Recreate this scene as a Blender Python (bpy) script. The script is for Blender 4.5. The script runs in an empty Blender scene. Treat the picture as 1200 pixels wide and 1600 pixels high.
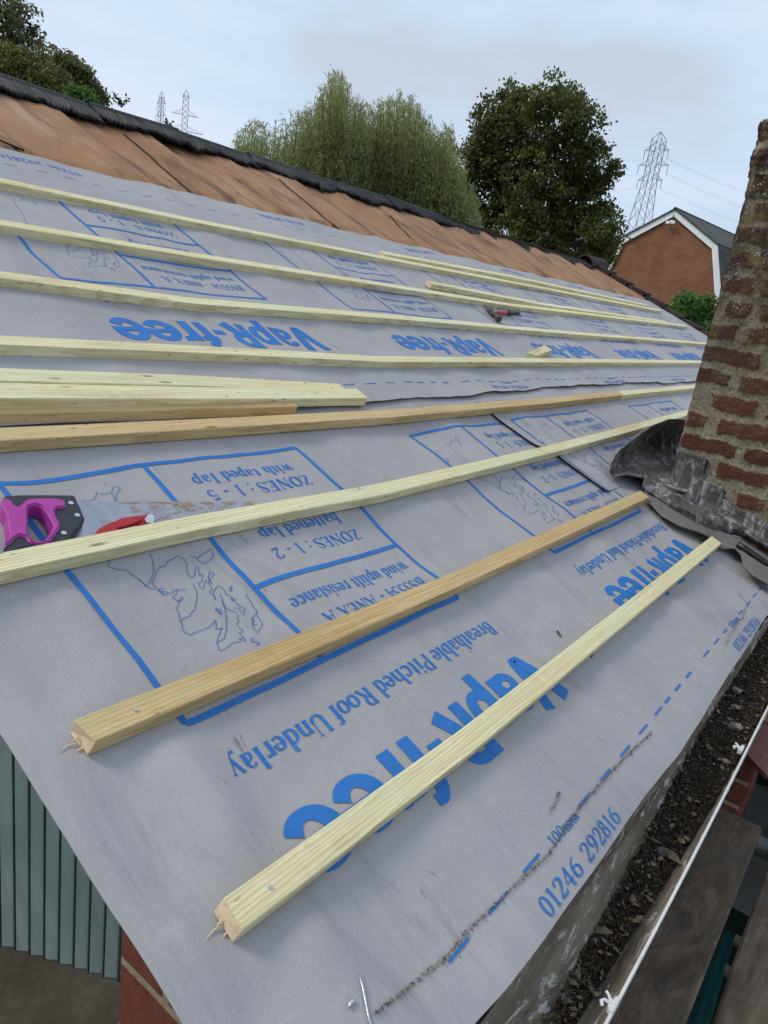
import bpy, bmesh, math, random
import numpy as np
from mathutils import Vector, Matrix, noise as mnoise
random.seed(7)
rng = np.random.default_rng(11)
sc = bpy.context.scene
COL = sc.collection
R = math.radians

# ------------------------------------------------------------------ camera
HC = 0.77                                   # camera height over the roof plane (m)
PITCH = 0.3803943702433886                  # roof pitch
FPX = 1135.970024922638                     # focal length in px of a 1200x1600 picture
M = np.array([[0.6019489978327638, -0.7859518570787464, 0.14119873357293672],
              [-0.15332070781956497, -0.2872870643712477, -0.9454939995571934],
              [0.7836773344698945, 0.5474904757157152, -0.2934348555280043]])
CP, SP = math.cos(PITCH), math.sin(PITCH)
CAM = np.array([0.0, -HC * SP, HC * CP])
cam_d = bpy.data.cameras.new("camera")
cam = bpy.data.objects.new("camera", cam_d)
COL.objects.link(cam)
mw = Matrix.Identity(4)
for i in range(3):
    mw[i][0] = M[0, i]; mw[i][1] = -M[1, i]; mw[i][2] = -M[2, i]; mw[i][3] = CAM[i]
cam.matrix_world = mw
cam_d.sensor_fit = 'VERTICAL'
cam_d.sensor_height = 24.0
cam_d.sensor_width = 18.0
cam_d.lens = FPX / 1600 * 24.0
cam_d.clip_start = 0.02
cam_d.clip_end = 6000
sc.camera = cam

# ------------------------------------------------------------------ light
SUN_EL, SUN_AZ = 48.0, 128.0                # azimuth counted from +X towards +Y
w = bpy.data.worlds.new("World"); sc.world = w; w.use_nodes = True
nt = w.node_tree; nt.nodes.clear()
def wn(t, **k):
    n = nt.nodes.new(t)
    for a, b in k.items(): setattr(n, a, b)
    return n
out = wn('ShaderNodeOutputWorld'); bg = wn('ShaderNodeBackground')
sky = wn('ShaderNodeTexSky'); sky.sky_type = 'NISHITA'; sky.sun_disc = False
sky.sun_elevation = R(SUN_EL); sky.sun_rotation = R(90 - SUN_AZ)
sky.air_density = 1.3; sky.dust_density = 2.0
tc = wn('ShaderNodeTexCoord'); mp = wn('ShaderNodeMapping'); mp.inputs['Scale'].default_value = (1.0, 1.0, 3.4)
mp.inputs['Location'].default_value = (0.35, 0.2, 0.4)
nz = wn('ShaderNodeTexNoise'); nz.inputs['Scale'].default_value = 2.3; nz.inputs['Detail'].default_value = 5; nz.inputs['Roughness'].default_value = 0.5
cr = wn('ShaderNodeValToRGB')
cr.color_ramp.elements[0].position = 0.38; cr.color_ramp.elements[0].color = (5.2, 5.85, 6.8, 1)
cr.color_ramp.elements[1].position = 0.62; cr.color_ramp.elements[1].color = (6.4, 7.3, 8.7, 1)
e = cr.color_ramp.elements.new(0.50); e.color = (5.5, 6.75, 8.4, 1)
mx = wn('ShaderNodeMixRGB'); mx.inputs[0].default_value = 0.90
L = nt.links.new
L(tc.outputs['Generated'], mp.inputs[0]); L(mp.outputs[0], nz.inputs['Vector']); L(nz.outputs['Fac'], cr.inputs[0])
L(sky.outputs[0], mx.inputs[1]); L(cr.outputs[0], mx.inputs[2]); L(mx.outputs[0], bg.inputs[0])
bg.inputs[1].default_value = 0.10
L(bg.outputs[0], out.inputs[0])
sd = bpy.data.lights.new("sun", 'SUN'); sd.energy = 1.5; sd.angle = R(18); sd.color = (1.0, 0.94, 0.84)
sun = bpy.data.objects.new("sun", sd); COL.objects.link(sun)
dv = Vector((math.cos(R(SUN_AZ)) * math.cos(R(SUN_EL)), math.sin(R(SUN_AZ)) * math.cos(R(SUN_EL)), math.sin(R(SUN_EL))))
sun.rotation_euler = dv.to_track_quat('Z', 'Y').to_euler()
sc.view_settings.view_transform = 'Standard'
sc.view_settings.look = 'None'
sc.view_settings.exposure = 0.22
sc.view_settings.gamma = 1.0

# ------------------------------------------------------------------ frames
def r2w(u, v, h=0.0):                       # roof frame (along eaves, up slope, height) -> world
    return np.array([u, v * CP - h * SP, v * SP + h * CP])
def ray(x, y): return M.T @ np.array([x - 600, y - 800, FPX])
def P(x, y, h=0.0):                         # where the sight line of a measured point meets the roof plane raised by h
    d = ray(x, y); n = np.array([0, -SP, CP]); t = (h - HC) / (d @ n)
    q = CAM + d * t
    return (q[0], q[1] * CP + q[2] * SP)
def PW(x, y, h=0.0):
    u, v = P(x, y, h); return r2w(u, v, h)
def atz(x, y, z): d = ray(x, y); return CAM + d * (z - CAM[2]) / d[2]
def atx(x, y, X): d = ray(x, y); return CAM + d * (X - CAM[0]) / d[0]
def aty(x, y, Y): d = ray(x, y); return CAM + d * (Y - CAM[1]) / d[1]
def polar(az, D, el=None, z=None):
    return np.array([CAM[0] + D * math.cos(R(az)), CAM[1] + D * math.sin(R(az)), CAM[2] + D * math.tan(R(el)) if el is not None else z])
def nf(x, y, z=0.0, s=1.0): return mnoise.noise(Vector((x * s, y * s, z)))

# ------------------------------------------------------------------ mesh helpers
class MB:
    def __init__(s): s.v = []; s.f = []; s.m = []; s.n = 0
    def add(s, vs, fs, mi=0):
        o = s.n
        s.v.extend([tuple(float(c) for c in q) for q in vs]); s.n += len(vs)
        for f in fs: s.f.append(tuple(i + o for i in f)); s.m.append(mi)
    def box(s, a, b, mi=0):
        x0, y0, z0 = a; x1, y1, z1 = b
        s.add([(x0,y0,z0),(x1,y0,z0),(x1,y1,z0),(x0,y1,z0),(x0,y0,z1),(x1,y0,z1),(x1,y1,z1),(x0,y1,z1)],
              [(0,3,2,1),(4,5,6,7),(0,1,5,4),(1,2,6,5),(2,3,7,6),(3,0,4,7)], mi)
    def tube(s, pts, r, n=8, mi=0, caps=True):
        pts = [np.array(p, float) for p in pts]; rs = r if hasattr(r, '__len__') else [r] * len(pts)
        vs = []; fs = []
        for i, p in enumerate(pts):
            d = pts[min(i + 1, len(pts) - 1)] - pts[max(i - 1, 0)]; d = d / (np.linalg.norm(d) + 1e-12)
            a = np.cross(d, (0, 0, 1)) if abs(d[2]) < .9 else np.cross(d, (1, 0, 0)); a /= np.linalg.norm(a); b = np.cross(d, a)
            for k in range(n):
                t = 2 * math.pi * k / n; vs.append(p + rs[i] * (math.cos(t) * a + math.sin(t) * b))
        for i in range(len(pts) - 1):
            for k in range(n): fs.append((i*n+k, i*n+(k+1)%n, (i+1)*n+(k+1)%n, (i+1)*n+k))
        if caps: fs.append(tuple(range(n))[::-1]); fs.append(tuple((len(pts)-1)*n + k for k in range(n)))
        s.add(vs, fs, mi)
    def grid(s, G, mi=0):                    # G[i][j] points
        ni, nj = len(G), len(G[0]); vs = [p for row in G for p in row]
        fs = [(i*nj+j, (i+1)*nj+j, (i+1)*nj+j+1, i*nj+j+1) for i in range(ni-1) for j in range(nj-1)]
        s.add(vs, fs, mi)
    def prism(s, poly, z0, z1, mi=0):        # poly (x,y) extruded in z
        n = len(poly)
        s.add([(x, y, z0) for x, y in poly] + [(x, y, z1) for x, y in poly],
              [tuple(range(n))[::-1], tuple(range(n, 2*n))] + [(i, (i+1)%n, n+(i+1)%n, n+i) for i in range(n)], mi)
def mesh_obj(name, mb, mats, parent=None, origin=None, smooth=False, frame=None, recalc=False, bevel=0):
    """frame: 4x4 matrix whose local coords the vertices are already in"""
    me = bpy.data.meshes.new(name)
    vs = np.array(mb.v, float).reshape(-1, 3)
    if origin is not None: vs = vs - np.array(origin)
    me.from_pydata(vs.tolist(), [], mb.f)
    if not isinstance(mats, (list, tuple)): mats = [mats]
    for m in mats: me.materials.append(m)
    if len(mats) > 1: me.polygons.foreach_set('material_index', mb.m)
    if smooth: me.polygons.foreach_set('use_smooth', [True] * len(me.polygons))
    me.update()
    if recalc or bevel:
        bm = bmesh.new(); bm.from_mesh(me)
        if recalc: bmesh.ops.recalc_face_normals(bm, faces=bm.faces)
        if bevel: bmesh.ops.bevel(bm, geom=list(bm.edges), offset=bevel, segments=2, affect='EDGES', profile=0.6)
        bm.to_mesh(me); bm.free()
    ob = bpy.data.objects.new(name, me); COL.objects.link(ob)
    if frame is not None: ob.matrix_world = frame
    elif origin is not None and parent is None: ob.location = origin
    if parent is not None: ob.parent = parent
    return ob
def np_mesh(name, V, F, mat, parent=None, attr=None):
    me = bpy.data.meshes.new(name)
    me.vertices.add(len(V)); me.vertices.foreach_set('co', np.asarray(V, np.float32).ravel())
    k = F.shape[1]
    me.loops.add(len(F) * k); me.loops.foreach_set('vertex_index', F.astype(np.int32).ravel())
    me.polygons.add(len(F)); me.polygons.foreach_set('loop_start', np.arange(0, len(F) * k, k, dtype=np.int32))
    try: me.polygons.foreach_set('loop_total', np.full(len(F), k, dtype=np.int32))
    except Exception: pass
    me.materials.append(mat); me.update(calc_edges=True)
    if attr is not None:
        a = me.attributes.new('tint', 'FLOAT', 'POINT'); a.data.foreach_set('value', np.asarray(attr, np.float32))
    ob = bpy.data.objects.new(name, me); COL.objects.link(ob)
    if parent is not None: ob.parent = parent
    return ob
def tag(o, label=None, cat=None, group=None, kind=None):
    if label: o['label'] = label
    if cat: o['category'] = cat
    if group: o['group'] = group
    if kind: o['kind'] = kind
    return o
def empty(name, loc=(0,0,0), label=None, cat=None, group=None, mat=None):
    o = bpy.data.objects.new(name, None); COL.objects.link(o); o.empty_display_size = 0.1
    if mat is not None: o.matrix_world = mat
    else: o.location = Vector([float(c) for c in loc])
    return tag(o, label, cat, group)
def roof_frame(u, v, h=0.0, yaw=0.0, roll=0.0, tilt=0.0):     # local axes: x along eaves, y up slope, z off the roof
    T = Matrix.Translation(Vector([float(c) for c in r2w(u, v, h)]))
    return T @ Matrix.Rotation(PITCH, 4, 'X') @ Matrix.Rotation(yaw, 4, 'Z') @ Matrix.Rotation(tilt, 4, 'Y') @ Matrix.Rotation(roll, 4, 'X')
ROOF = roof_frame(0, 0, 0)

# ------------------------------------------------------------------ materials
class NT:
    def __init__(s, name, rough=0.8, spec=0.3, metallic=0.0):
        s.m = bpy.data.materials.new(name); s.m.use_nodes = True; s.t = s.m.node_tree
        s.b = s.t.nodes['Principled BSDF']; s.b.inputs['Roughness'].default_value = rough
        s.b.inputs['Specular IOR Level'].default_value = spec; s.b.inputs['Metallic'].default_value = metallic
        s._tc = None
    def n(s, t, **k):
        q = s.t.nodes.new(t)
        for a, b in k.items(): setattr(q, a, b)
        return q
    def l(s, a, b): s.t.links.new(a, b)
    def coord(s, scale=(1,1,1), kind='Object', rot=(0,0,0)):
        if s._tc is None: s._tc = s.n('ShaderNodeTexCoord')
        mp = s.n('ShaderNodeMapping'); mp.inputs['Scale'].default_value = scale; mp.inputs['Rotation'].default_value = rot
        s.l(s._tc.outputs[kind], mp.inputs[0]); return mp.outputs[0]
    def noise(s, vec, scale=5, detail=4, rough=0.55, dist=0.0):
        q = s.n('ShaderNodeTexNoise'); q.inputs['Scale'].default_value = scale; q.inputs['Detail'].default_value = detail
        q.inputs['Roughness'].default_value = rough; q.inputs['Distortion'].default_value = dist
        s.l(vec, q.inputs['Vector']); return q.outputs['Fac']
    def ramp(s, fac, stops):
        q = s.n('ShaderNodeValToRGB'); els = q.color_ramp.elements
        while len(els) < len(stops): els.new(0.5)
        for e_, (p, c) in zip(els, stops):
            e_.position = p; e_.color = (c, c, c, 1) if not hasattr(c, '__len__') else (*c, 1)
        s.l(fac, q.inputs[0]); return q.outputs[0]
    def mix(s, fac, a, b, mode='MIX'):
        q = s.n('ShaderNodeMixRGB', blend_type=mode)
        for i, x in ((0, fac), (1, a), (2, b)):
            if hasattr(x, 'links'): s.l(x, q.inputs[i])
            elif i == 0: q.inputs[0].default_value = x
            else: q.inputs[i].default_value = (*x, 1) if len(x) == 3 else x
        return q.outputs[0]
    def bump(s, h, strength=0.3, dist=0.01, prev=None):
        q = s.n('ShaderNodeBump'); q.inputs['Strength'].default_value = strength; q.inputs['Distance'].default_value = dist
        s.l(h, q.inputs['Height'])
        if prev is not None: s.l(prev, q.inputs['Normal'])
        return q.outputs[0]
    def color(s, c):
        if hasattr(c, 'links'): s.l(c, s.b.inputs['Base Color'])
        else: s.b.inputs['Base Color'].default_value = (*c, 1)
    def normal(s, n_): s.l(n_, s.b.inputs['Normal'])
    def vary(s, amt=0.25):                    # different look per object
        oi = s.n('ShaderNodeObjectInfo'); return oi.outputs['Random']
def simple(name, col, rough=0.7, spec=0.3, metallic=0.0, var=0.25, scale=8, bump=0.15, bd=0.004, kind='Object'):
    t = NT(name, rough, spec, metallic); c = t.coord(kind=kind)
    n1 = t.noise(c, scale, 6, .6); n2 = t.noise(c, scale * 9, 3, .6)
    a = tuple(x * (1 - var) for x in col); b = tuple(min(1, x * (1 + var)) for x in col)
    t.color(t.mix(0.35, t.ramp(n1, [(.3, a), (.7, b)]), t.ramp(n2, [(.3, a), (.7, b)])))
    t.normal(t.bump(n2, bump, bd)); return t.m

def mat_underlay():
    t = NT('grey_underlay_fabric', 0.62, 0.35); c = t.coord()
    base = t.ramp(t.noise(c, 2.2, 4, .5), [(.25, (.314, .300, .303)), (.75, (.386, .368, .366))])
    # scuffs and dirt smears
    c2 = t.coord((7, 2.2, 3), rot=(0, 0, .8)); sm = t.noise(c2, 2.0, 8, .72, 1.2)
    patch = t.ramp(t.noise(c, 2.7, 3, .5), [(.44, 0.0), (.62, 1.0)])
    smf = t.mix(1.0, t.ramp(sm, [(.50, 0.0), (.68, 1.0)]), patch, 'MULTIPLY')
    base = t.mix(t.mix(1.0, smf, (.38, .38, .38), 'MULTIPLY'), base, (.15, .14, .15))
    sp = t.noise(c, 95, 2, .6); spm = t.ramp(t.noise(c, 5.5, 3, .5), [(.5, 0.0), (.7, 1.0)])
    base = t.mix(t.mix(1.0, t.ramp(sp, [(.72, 0.0), (.78, .7)]), spm, 'MULTIPLY'), base, (.06, .055, .05))
    c3 = t.coord((16, 5, 3), rot=(0, 0, .55)); s3 = t.noise(c3, 1.6, 7, .72, .8)
    p3 = t.ramp(t.noise(t.coord((1, 1, 1), rot=(0, 0, 2.)), 4.2, 4, .6), [(.52, 0.0), (.64, 1.0)])
    base = t.mix(t.mix(1.0, t.mix(1.0, t.ramp(s3, [(.60, 0.0), (.68, 1.0)]), p3, 'MULTIPLY'), (.75, .75, .75), 'MULTIPLY'), base, (.085, .08, .08))
    s4 = t.noise(t.coord((9, 20, 3), rot=(0, 0, -.9)), 1.3, 7, .75, 1.0); p4 = t.ramp(t.noise(t.coord((1, 1, 1), rot=(0, 0, 1.)), 3.1, 3, .6), [(.50, 0.0), (.62, 1.0)])
    base = t.mix(t.mix(1.0, t.mix(1.0, t.ramp(s4, [(.58, 0.0), (.66, 1.0)]), p4, 'MULTIPLY'), (.5, .5, .5), 'MULTIPLY'), base, (.47, .46, .46))
    wv = t.noise(t.coord((1, 1, 1)), 420, 2, .6)
    base = t.mix(0.07, base, t.ramp(wv, [(.35, (.12, .12, .14)), (.65, (.62, .62, .66))]))
    t.color(base)
    b1 = t.bump(wv, .14, .0009)
    cr_ = t.noise(t.coord((1, .45, 1), rot=(0, 0, -.5)), 9, 5, .6, .6)
    cr2 = t.noise(t.coord((2.6, .5, 1), rot=(0, 0, .35)), 5, 4, .55, .8)
    t.normal(t.bump(cr2, .45, .012, t.bump(cr_, .45, .009, b1))); return t.m
def mat_print():
    t = NT('blue_print_ink', 0.6, 0.3); c = t.coord()
    n1 = t.noise(c, 5, 5, .6); n2 = t.noise(c, 160, 3, .7)
    base = t.ramp(n1, [(.3, (.018, .135, .42)), (.7, (.028, .175, .50))])
    base = t.mix(t.ramp(n2, [(.6, 0.0), (.8, .45)]), base, (.25, .30, .42)); t.color(base)
    t.normal(t.bump(n2, .2, .001)); return t.m
def mat_wood(name, pale, mid, dark, green):
    t = NT(name, 0.72, 0.25)
    oi = t.n('ShaderNodeObjectInfo')
    tcn = t.n('ShaderNodeTexCoord'); add = t.n('ShaderNodeVectorMath', operation='ADD')
    cmb = t.n('ShaderNodeCombineXYZ'); mul = t.n('ShaderNodeMath', operation='MULTIPLY'); mul.inputs[1].default_value = 37.0
    t.l(oi.outputs['Random'], mul.inputs[0]); t.l(mul.outputs[0], cmb.inputs[0]); t.l(mul.outputs[0], cmb.inputs[1])
    t.l(tcn.outputs['Object'], add.inputs[0]); t.l(cmb.outputs[0], add.inputs[1])
    def co(sx, sy, sz):
        m_ = t.n('ShaderNodeMapping'); m_.inputs['Scale'].default_value = (sx, sy, sz); t.l(add.outputs[0], m_.inputs[0]); return m_.outputs[0]
    wob = t.noise(co(1.6, 9, 9), 1.0, 3, .5)
    gr = t.n('ShaderNodeTexWave', wave_type='BANDS', bands_direction='Y', wave_profile='SAW'); t.l(co(.11, 1, 1.2), gr.inputs['Vector'])
    gr.inputs['Scale'].default_value = 52; gr.inputs['Distortion'].default_value = 9.5; gr.inputs['Detail'].default_value = 4; gr.inputs['Detail Scale'].default_value = .8; gr.inputs['Detail Roughness'].default_value = .6
    g2 = t.noise(co(3.5, 150, 150), 1.0, 4, .6)
    base = t.mix(t.ramp(wob, [(.3, 0.0), (.7, 1.0)]), pale, mid)
    base = t.mix(t.ramp(gr.outputs['Fac'], [(.35, 0.0), (1.0, .62)]), base, dark)
    base = t.mix(t.ramp(g2, [(.45, 0.0), (.75, .5)]), base, dark)
    gn = t.noise(co(2.2, 8, 8), 1.3, 4, .55); base = t.mix(t.ramp(gn, [(.50, 0.0), (.72, .55)]), base, green)
    vo = t.n('ShaderNodeTexVoronoi'); t.l(co(4.2, 20, 20), vo.inputs['Vector']); vo.inputs['Scale'].default_value = 1.0
    kn = t.ramp(vo.outputs['Distance'], [(.03, .8), (.065, .4), (.09, 0.0)])
    base = t.mix(kn, base, (.16, .075, .03))
    vo2 = t.n('ShaderNodeTexVoronoi'); t.l(co(26, 60, 60), vo2.inputs['Vector']); vo2.inputs['Scale'].default_value = 1.0
    dm = t.noise(co(1.1, 5, 5), 1.0, 4, .6)
    di = t.mix(1.0, t.ramp(vo2.outputs['Distance'], [(.09, .75), (.17, 0.0)]), t.ramp(dm, [(.50, 0.0), (.60, 1.0)]), 'MULTIPLY')
    base = t.mix(di, base, (.07, .05, .03))
    st_ = t.noise(co(1.3, 14, 14), 1.6, 6, .7, .5); base = t.mix(t.ramp(st_, [(.56, 0.0), (.70, .38)]), base, (.30, .22, .12))
    # saw-mark banding across the length
    sm = t.noise(co(55, 1.5, 1.5), 1.0, 2, .5); base = t.mix(t.ramp(sm, [(.45, 0.0), (.75, .18)]), base, pale)
    t.color(base)
    t.normal(t.bump(g2, .7, .0016, t.bump(gr.outputs['Fac'], .35, .0012))); return t.m
M_UND = mat_underlay(); M_INK = mat_print()
M_PALE = mat_wood('pale_green_treated_pine', (.88, .82, .54), (.78, .67, .38), (.50, .38, .17), (.62, .74, .48))
M_TAN = mat_wood('tan_treated_pine', (.74, .56, .30), (.62, .42, .19), (.35, .21, .08), (.54, .54, .27))
M_END = simple('sawn_end_grain', (.78, .60, .40), .85, .1, var=.25, scale=90, bump=.5)
M_STEEL = simple('galvanised_steel', (.62, .63, .65), .35, .5, .9, .15, 60)
M_LINE = simple('thin_map_ink', (.035, .12, .36), .6, .3, 0, .2, 30)

def mat_felt():
    t = NT('weathered_brown_sarking_felt', 0.8, 0.2); c = t.coord((1, .55, 1))
    a = t.ramp(t.noise(c, 3.2, 6, .6, .5), [(.25, (.23, .118, .060)), (.5, (.34, .180, .092)), (.75, (.43, .25, .14))])
    k = t.ramp(t.noise(t.coord((1.6, .35, 1), rot=(0, 0, .25)), 4, 6, .65, .8), [(.50, 0.0), (.66, .85)])
    a = t.mix(k, a, (.10, .06, .04))
    k2 = t.ramp(t.noise(t.coord((3.2, .5, 1), rot=(0, 0, .2)), 2.4, 6, .7, .6), [(.55, 0.0), (.68, .6)])
    a = t.mix(k2, a, (.42, .32, .24))
    vo = t.noise(t.coord(), 70, 3, .6); a = t.mix(t.ramp(vo, [(.66, 0.0), (.74, .7)]), a, (.05, .035, .03))
    t.color(a); t.normal(t.bump(t.noise(t.coord(), 130, 4, .6), .25, .003)); return t.m
M_FELT = mat_felt()
M_BLACK = simple('black_ridge_roll_rubber', (.018, .019, .022), .6, .4, 0, .5, 14, .3)
M_CLAY = simple('dark_brown_concrete_tile', (.05, .036, .034), .85, .2, 0, .5, 14, .5)
M_DARKWOOD = simple('dark_weathered_timber', (.05, .036, .026), .85, .15, 0, .4, 12, .4)

def mat_brick_attr():
    """chimney: attribute tint holds brick (1) to mortar (0) plus the brick's own number"""
    t = NT('weathered_red_brick_and_mortar', 0.9, 0.15); c = t.coord()
    at = t.n('ShaderNodeAttribute', attribute_name='tint'); ai = t.n('ShaderNodeAttribute', attribute_name='idn')
    fine = t.noise(c, 85, 5, .7); mid = t.noise(c, 20, 5, .6)
    br = t.ramp(ai.outputs['Fac'], [(0, (.070, .032, .026)), (.35, (.105, .044, .034)), (.7, (.145, .056, .040)), (1.0, (.10, .052, .042))])
    br = t.mix(t.ramp(fine, [(.35, .55), (.6, 0.0)]), br, (.045, .022, .02))
    br = t.mix(t.ramp(mid, [(.55, 0.0), (.75, .5)]), br, (.19, .11, .08))
    mo = t.ramp(mid, [(.25, (.17, .14, .10)), (.5, (.27, .23, .165)), (.75, (.36, .32, .245))])
    mo = t.mix(t.ramp(fine, [(.36, .7), (.5, 0.0)]), mo, (.06, .048, .035))
    sub = t.n('ShaderNodeMath', operation='ADD'); m2 = t.n('ShaderNodeMath', operation='MULTIPLY_ADD')
    t.l(fine, m2.inputs[0]); m2.inputs[1].default_value = 2.2; m2.inputs[2].default_value = -1.15
    t.l(at.outputs['Fac'], sub.inputs[0]); t.l(m2.outputs[0], sub.inputs[1])
    a = t.mix(t.ramp(sub.outputs[0], [(.42, 0.0), (.58, 1.0)]), mo, br)
    # lichen and dirt, more towards the top of the stack
    g = t.n('ShaderNodeSeparateXYZ'); t.l(t._tc.outputs['Object'], g.inputs[0])
    mr = t.n('ShaderNodeMapRange'); mr.inputs[1].default_value = .40; mr.inputs[2].default_value = .95; t.l(g.outputs[2], mr.inputs[0])
    hi = mr.outputs[0]
    dk = t.mix(1.0, t.ramp(t.noise(c, 9, 6, .7, .5), [(.36, 0.0), (.55, .9)]), hi, 'MULTIPLY'); a = t.mix(dk, a, (.045, .034, .028))
    ye = t.mix(1.0, t.ramp(t.noise(t.coord((1, 1, 1.0)), 11, 8, .8), [(.50, 0.0), (.58, .8)]), hi, 'MULTIPLY'); a = t.mix(ye, a, (.19, .145, .065))
    wh = t.n('ShaderNodeTexVoronoi'); wa = t.n('ShaderNodeVectorMath', operation='ADD'); wz = t.n('ShaderNodeTexNoise'); wz.inputs['Scale'].default_value = 60; t.l(c, wz.inputs['Vector']); wsx = t.n('ShaderNodeVectorMath', operation='SCALE'); wsx.inputs['Scale'].default_value = .012; t.l(wz.outputs['Color'], wsx.inputs[0]); t.l(c, wa.inputs[0]); t.l(wsx.outputs[0], wa.inputs[1]); t.l(wa.outputs[0], wh.inputs['Vector']); wh.inputs['Scale'].default_value = 120
    whm = t.mix(1.0, t.ramp(wh.outputs['Distance'], [(.16, 1.0), (.34, 0.0)]), t.ramp(t.noise(c, 13, 4, .6), [(.50, 0.0), (.60, 1.0)]), 'MULTIPLY')
    mr2 = t.n('ShaderNodeMapRange'); mr2.inputs[1].default_value = .3; mr2.inputs[2].default_value = .9; mr2.inputs[3].default_value = .08; t.l(g.outputs[2], mr2.inputs[0])
    a = t.mix(t.mix(1.0, whm, mr2.outputs[0], 'MULTIPLY'), a, (.48, .46, .38))
    t.color(a); t.normal(t.bump(fine, .9, .006, t.bump(mid, .5, .01))); return t.m
M_CHIM = mat_brick_attr()
def mat_lead():
    t = NT('weathered_lead_sheet', 0.7, 0.3, .1); c = t.coord()
    a = t.ramp(t.noise(c, 6, 6, .6), [(.3, (.040, .038, .037)), (.55, (.095, .088, .084)), (.8, (.19, .175, .16))])
    k = t.ramp(t.noise(t.coord((1.2, 2.2, .8)), 9, 7, .75, .8), [(.50, 0.0), (.62, .85)]); a = t.mix(k, a, (.44, .43, .42))
    k2 = t.ramp(t.noise(t.coord((4, 14, .9)), 3, 5, .7, .5), [(.50, 0.0), (.62, .7)]); a = t.mix(k2, a, (.13, .095, .07))
    t.color(a)
    t.normal(t.bump(t.noise(c, 22, 5, .6), .3, .008)); return t.m
M_LEAD = mat_lead()
M_OLDFELT = simple('grey_brown_old_felt', (.17, .15, .14), .75, .25, 0, .2, 10, .3)
M_RUBBER = simple('black_rubber_strip', (.012, .012, .013), .35, .5, 0, .3, 18)

def mat_gutter():
    t = NT('weathered_gutter_paint', 0.8, 0.2); c = t.coord((.5, 2.5, 2.5))
    a = t.ramp(t.noise(c, 9, 6, .65), [(.25, (.095, .072, .052)), (.5, (.19, .155, .115)), (.75, (.32, .275, .215))])
    k = t.ramp(t.noise(t.coord((1.3, 4, 4)), 11, 7, .78, .8), [(.54, 0.0), (.60, .9)]); a = t.mix(k, a, (.62, .60, .55))
    k2 = t.ramp(t.noise(t.coord((.35, 4, 4)), 9, 6, .7), [(.52, 0.0), (.66, .85)]); a = t.mix(k2, a, (.05, .038, .028))
    t.color(a); t.normal(t.bump(t.noise(t.coord(), 60, 5, .65), .7, .004)); return t.m
M_GUT = mat_gutter()
def mat_soil():
    t = NT('dark_gutter_silt', 0.95, 0.1); c = t.coord()
    a = t.ramp(t.noise(c, 40, 7, .7), [(.3, (.018, .013, .010)), (.55, (.055, .041, .030)), (.8, (.13, .10, .075))])
    t.color(a); t.normal(t.bump(t.noise(c, 90, 6, .7), 1.0, .01)); return t.m
M_SOIL = mat_soil()
M_CHIPA = simple('dark_debris_chip', (.065, .048, .034), .9, .1, 0, .6, 60)
M_CHIPB = simple('pale_grit', (.30, .26, .21), .9, .1, 0, .6, 300)
M_TWIG = simple('dry_moss_and_twig', (.11, .08, .048), .9, .1, 0, .6, 80)
M_STONE = simple('pale_stone', (.24, .22, .19), .85, .2, 0, .25, 45, .5)
M_WHITE = simple('white_painted_metal', (.66, .65, .63), .4, .5, 0, .12, 40)
def mat_board():
    t = NT('muddy_scaffold_board', 0.85, 0.18); c = t.coord((1.2, 7, 7))
    a = t.ramp(t.noise(t.coord((1, 3, 1), rot=(0, 0, .3)), 6, 7, .65, 1.5), [(.28, (.045, .032, .022)), (.5, (.12, .088, .060)), (.75, (.23, .18, .13))])
    a = t.mix(t.ramp(t.noise(c, 8, 6, .65, 1.0), [(.5, 0.0), (.7, .6)]), a, (.055, .042, .032))
    a = t.mix(t.ramp(t.noise(t.coord(), 5, 5, .6, 1.2), [(.5, 0.0), (.66, .6)]), a, (.10, .092, .082))
    t.color(a); t.normal(t.bump(t.noise(c, 22, 6, .6), .5, .004)); return t.m
M_BOARD = mat_board()
M_TEAL = simple('teal_painted_tube', (.004, .10, .105), .45, .4, 0, .3, 12)
M_GREYTUBE = simple('grey_galvanised_tube', (.13, .15, .15), .5, .5, .5, .3, 25)
M_CONC = simple('dark_concrete', (.075, .066, .050), .9, .15, 0, .45, 3, .3, .01)

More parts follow.
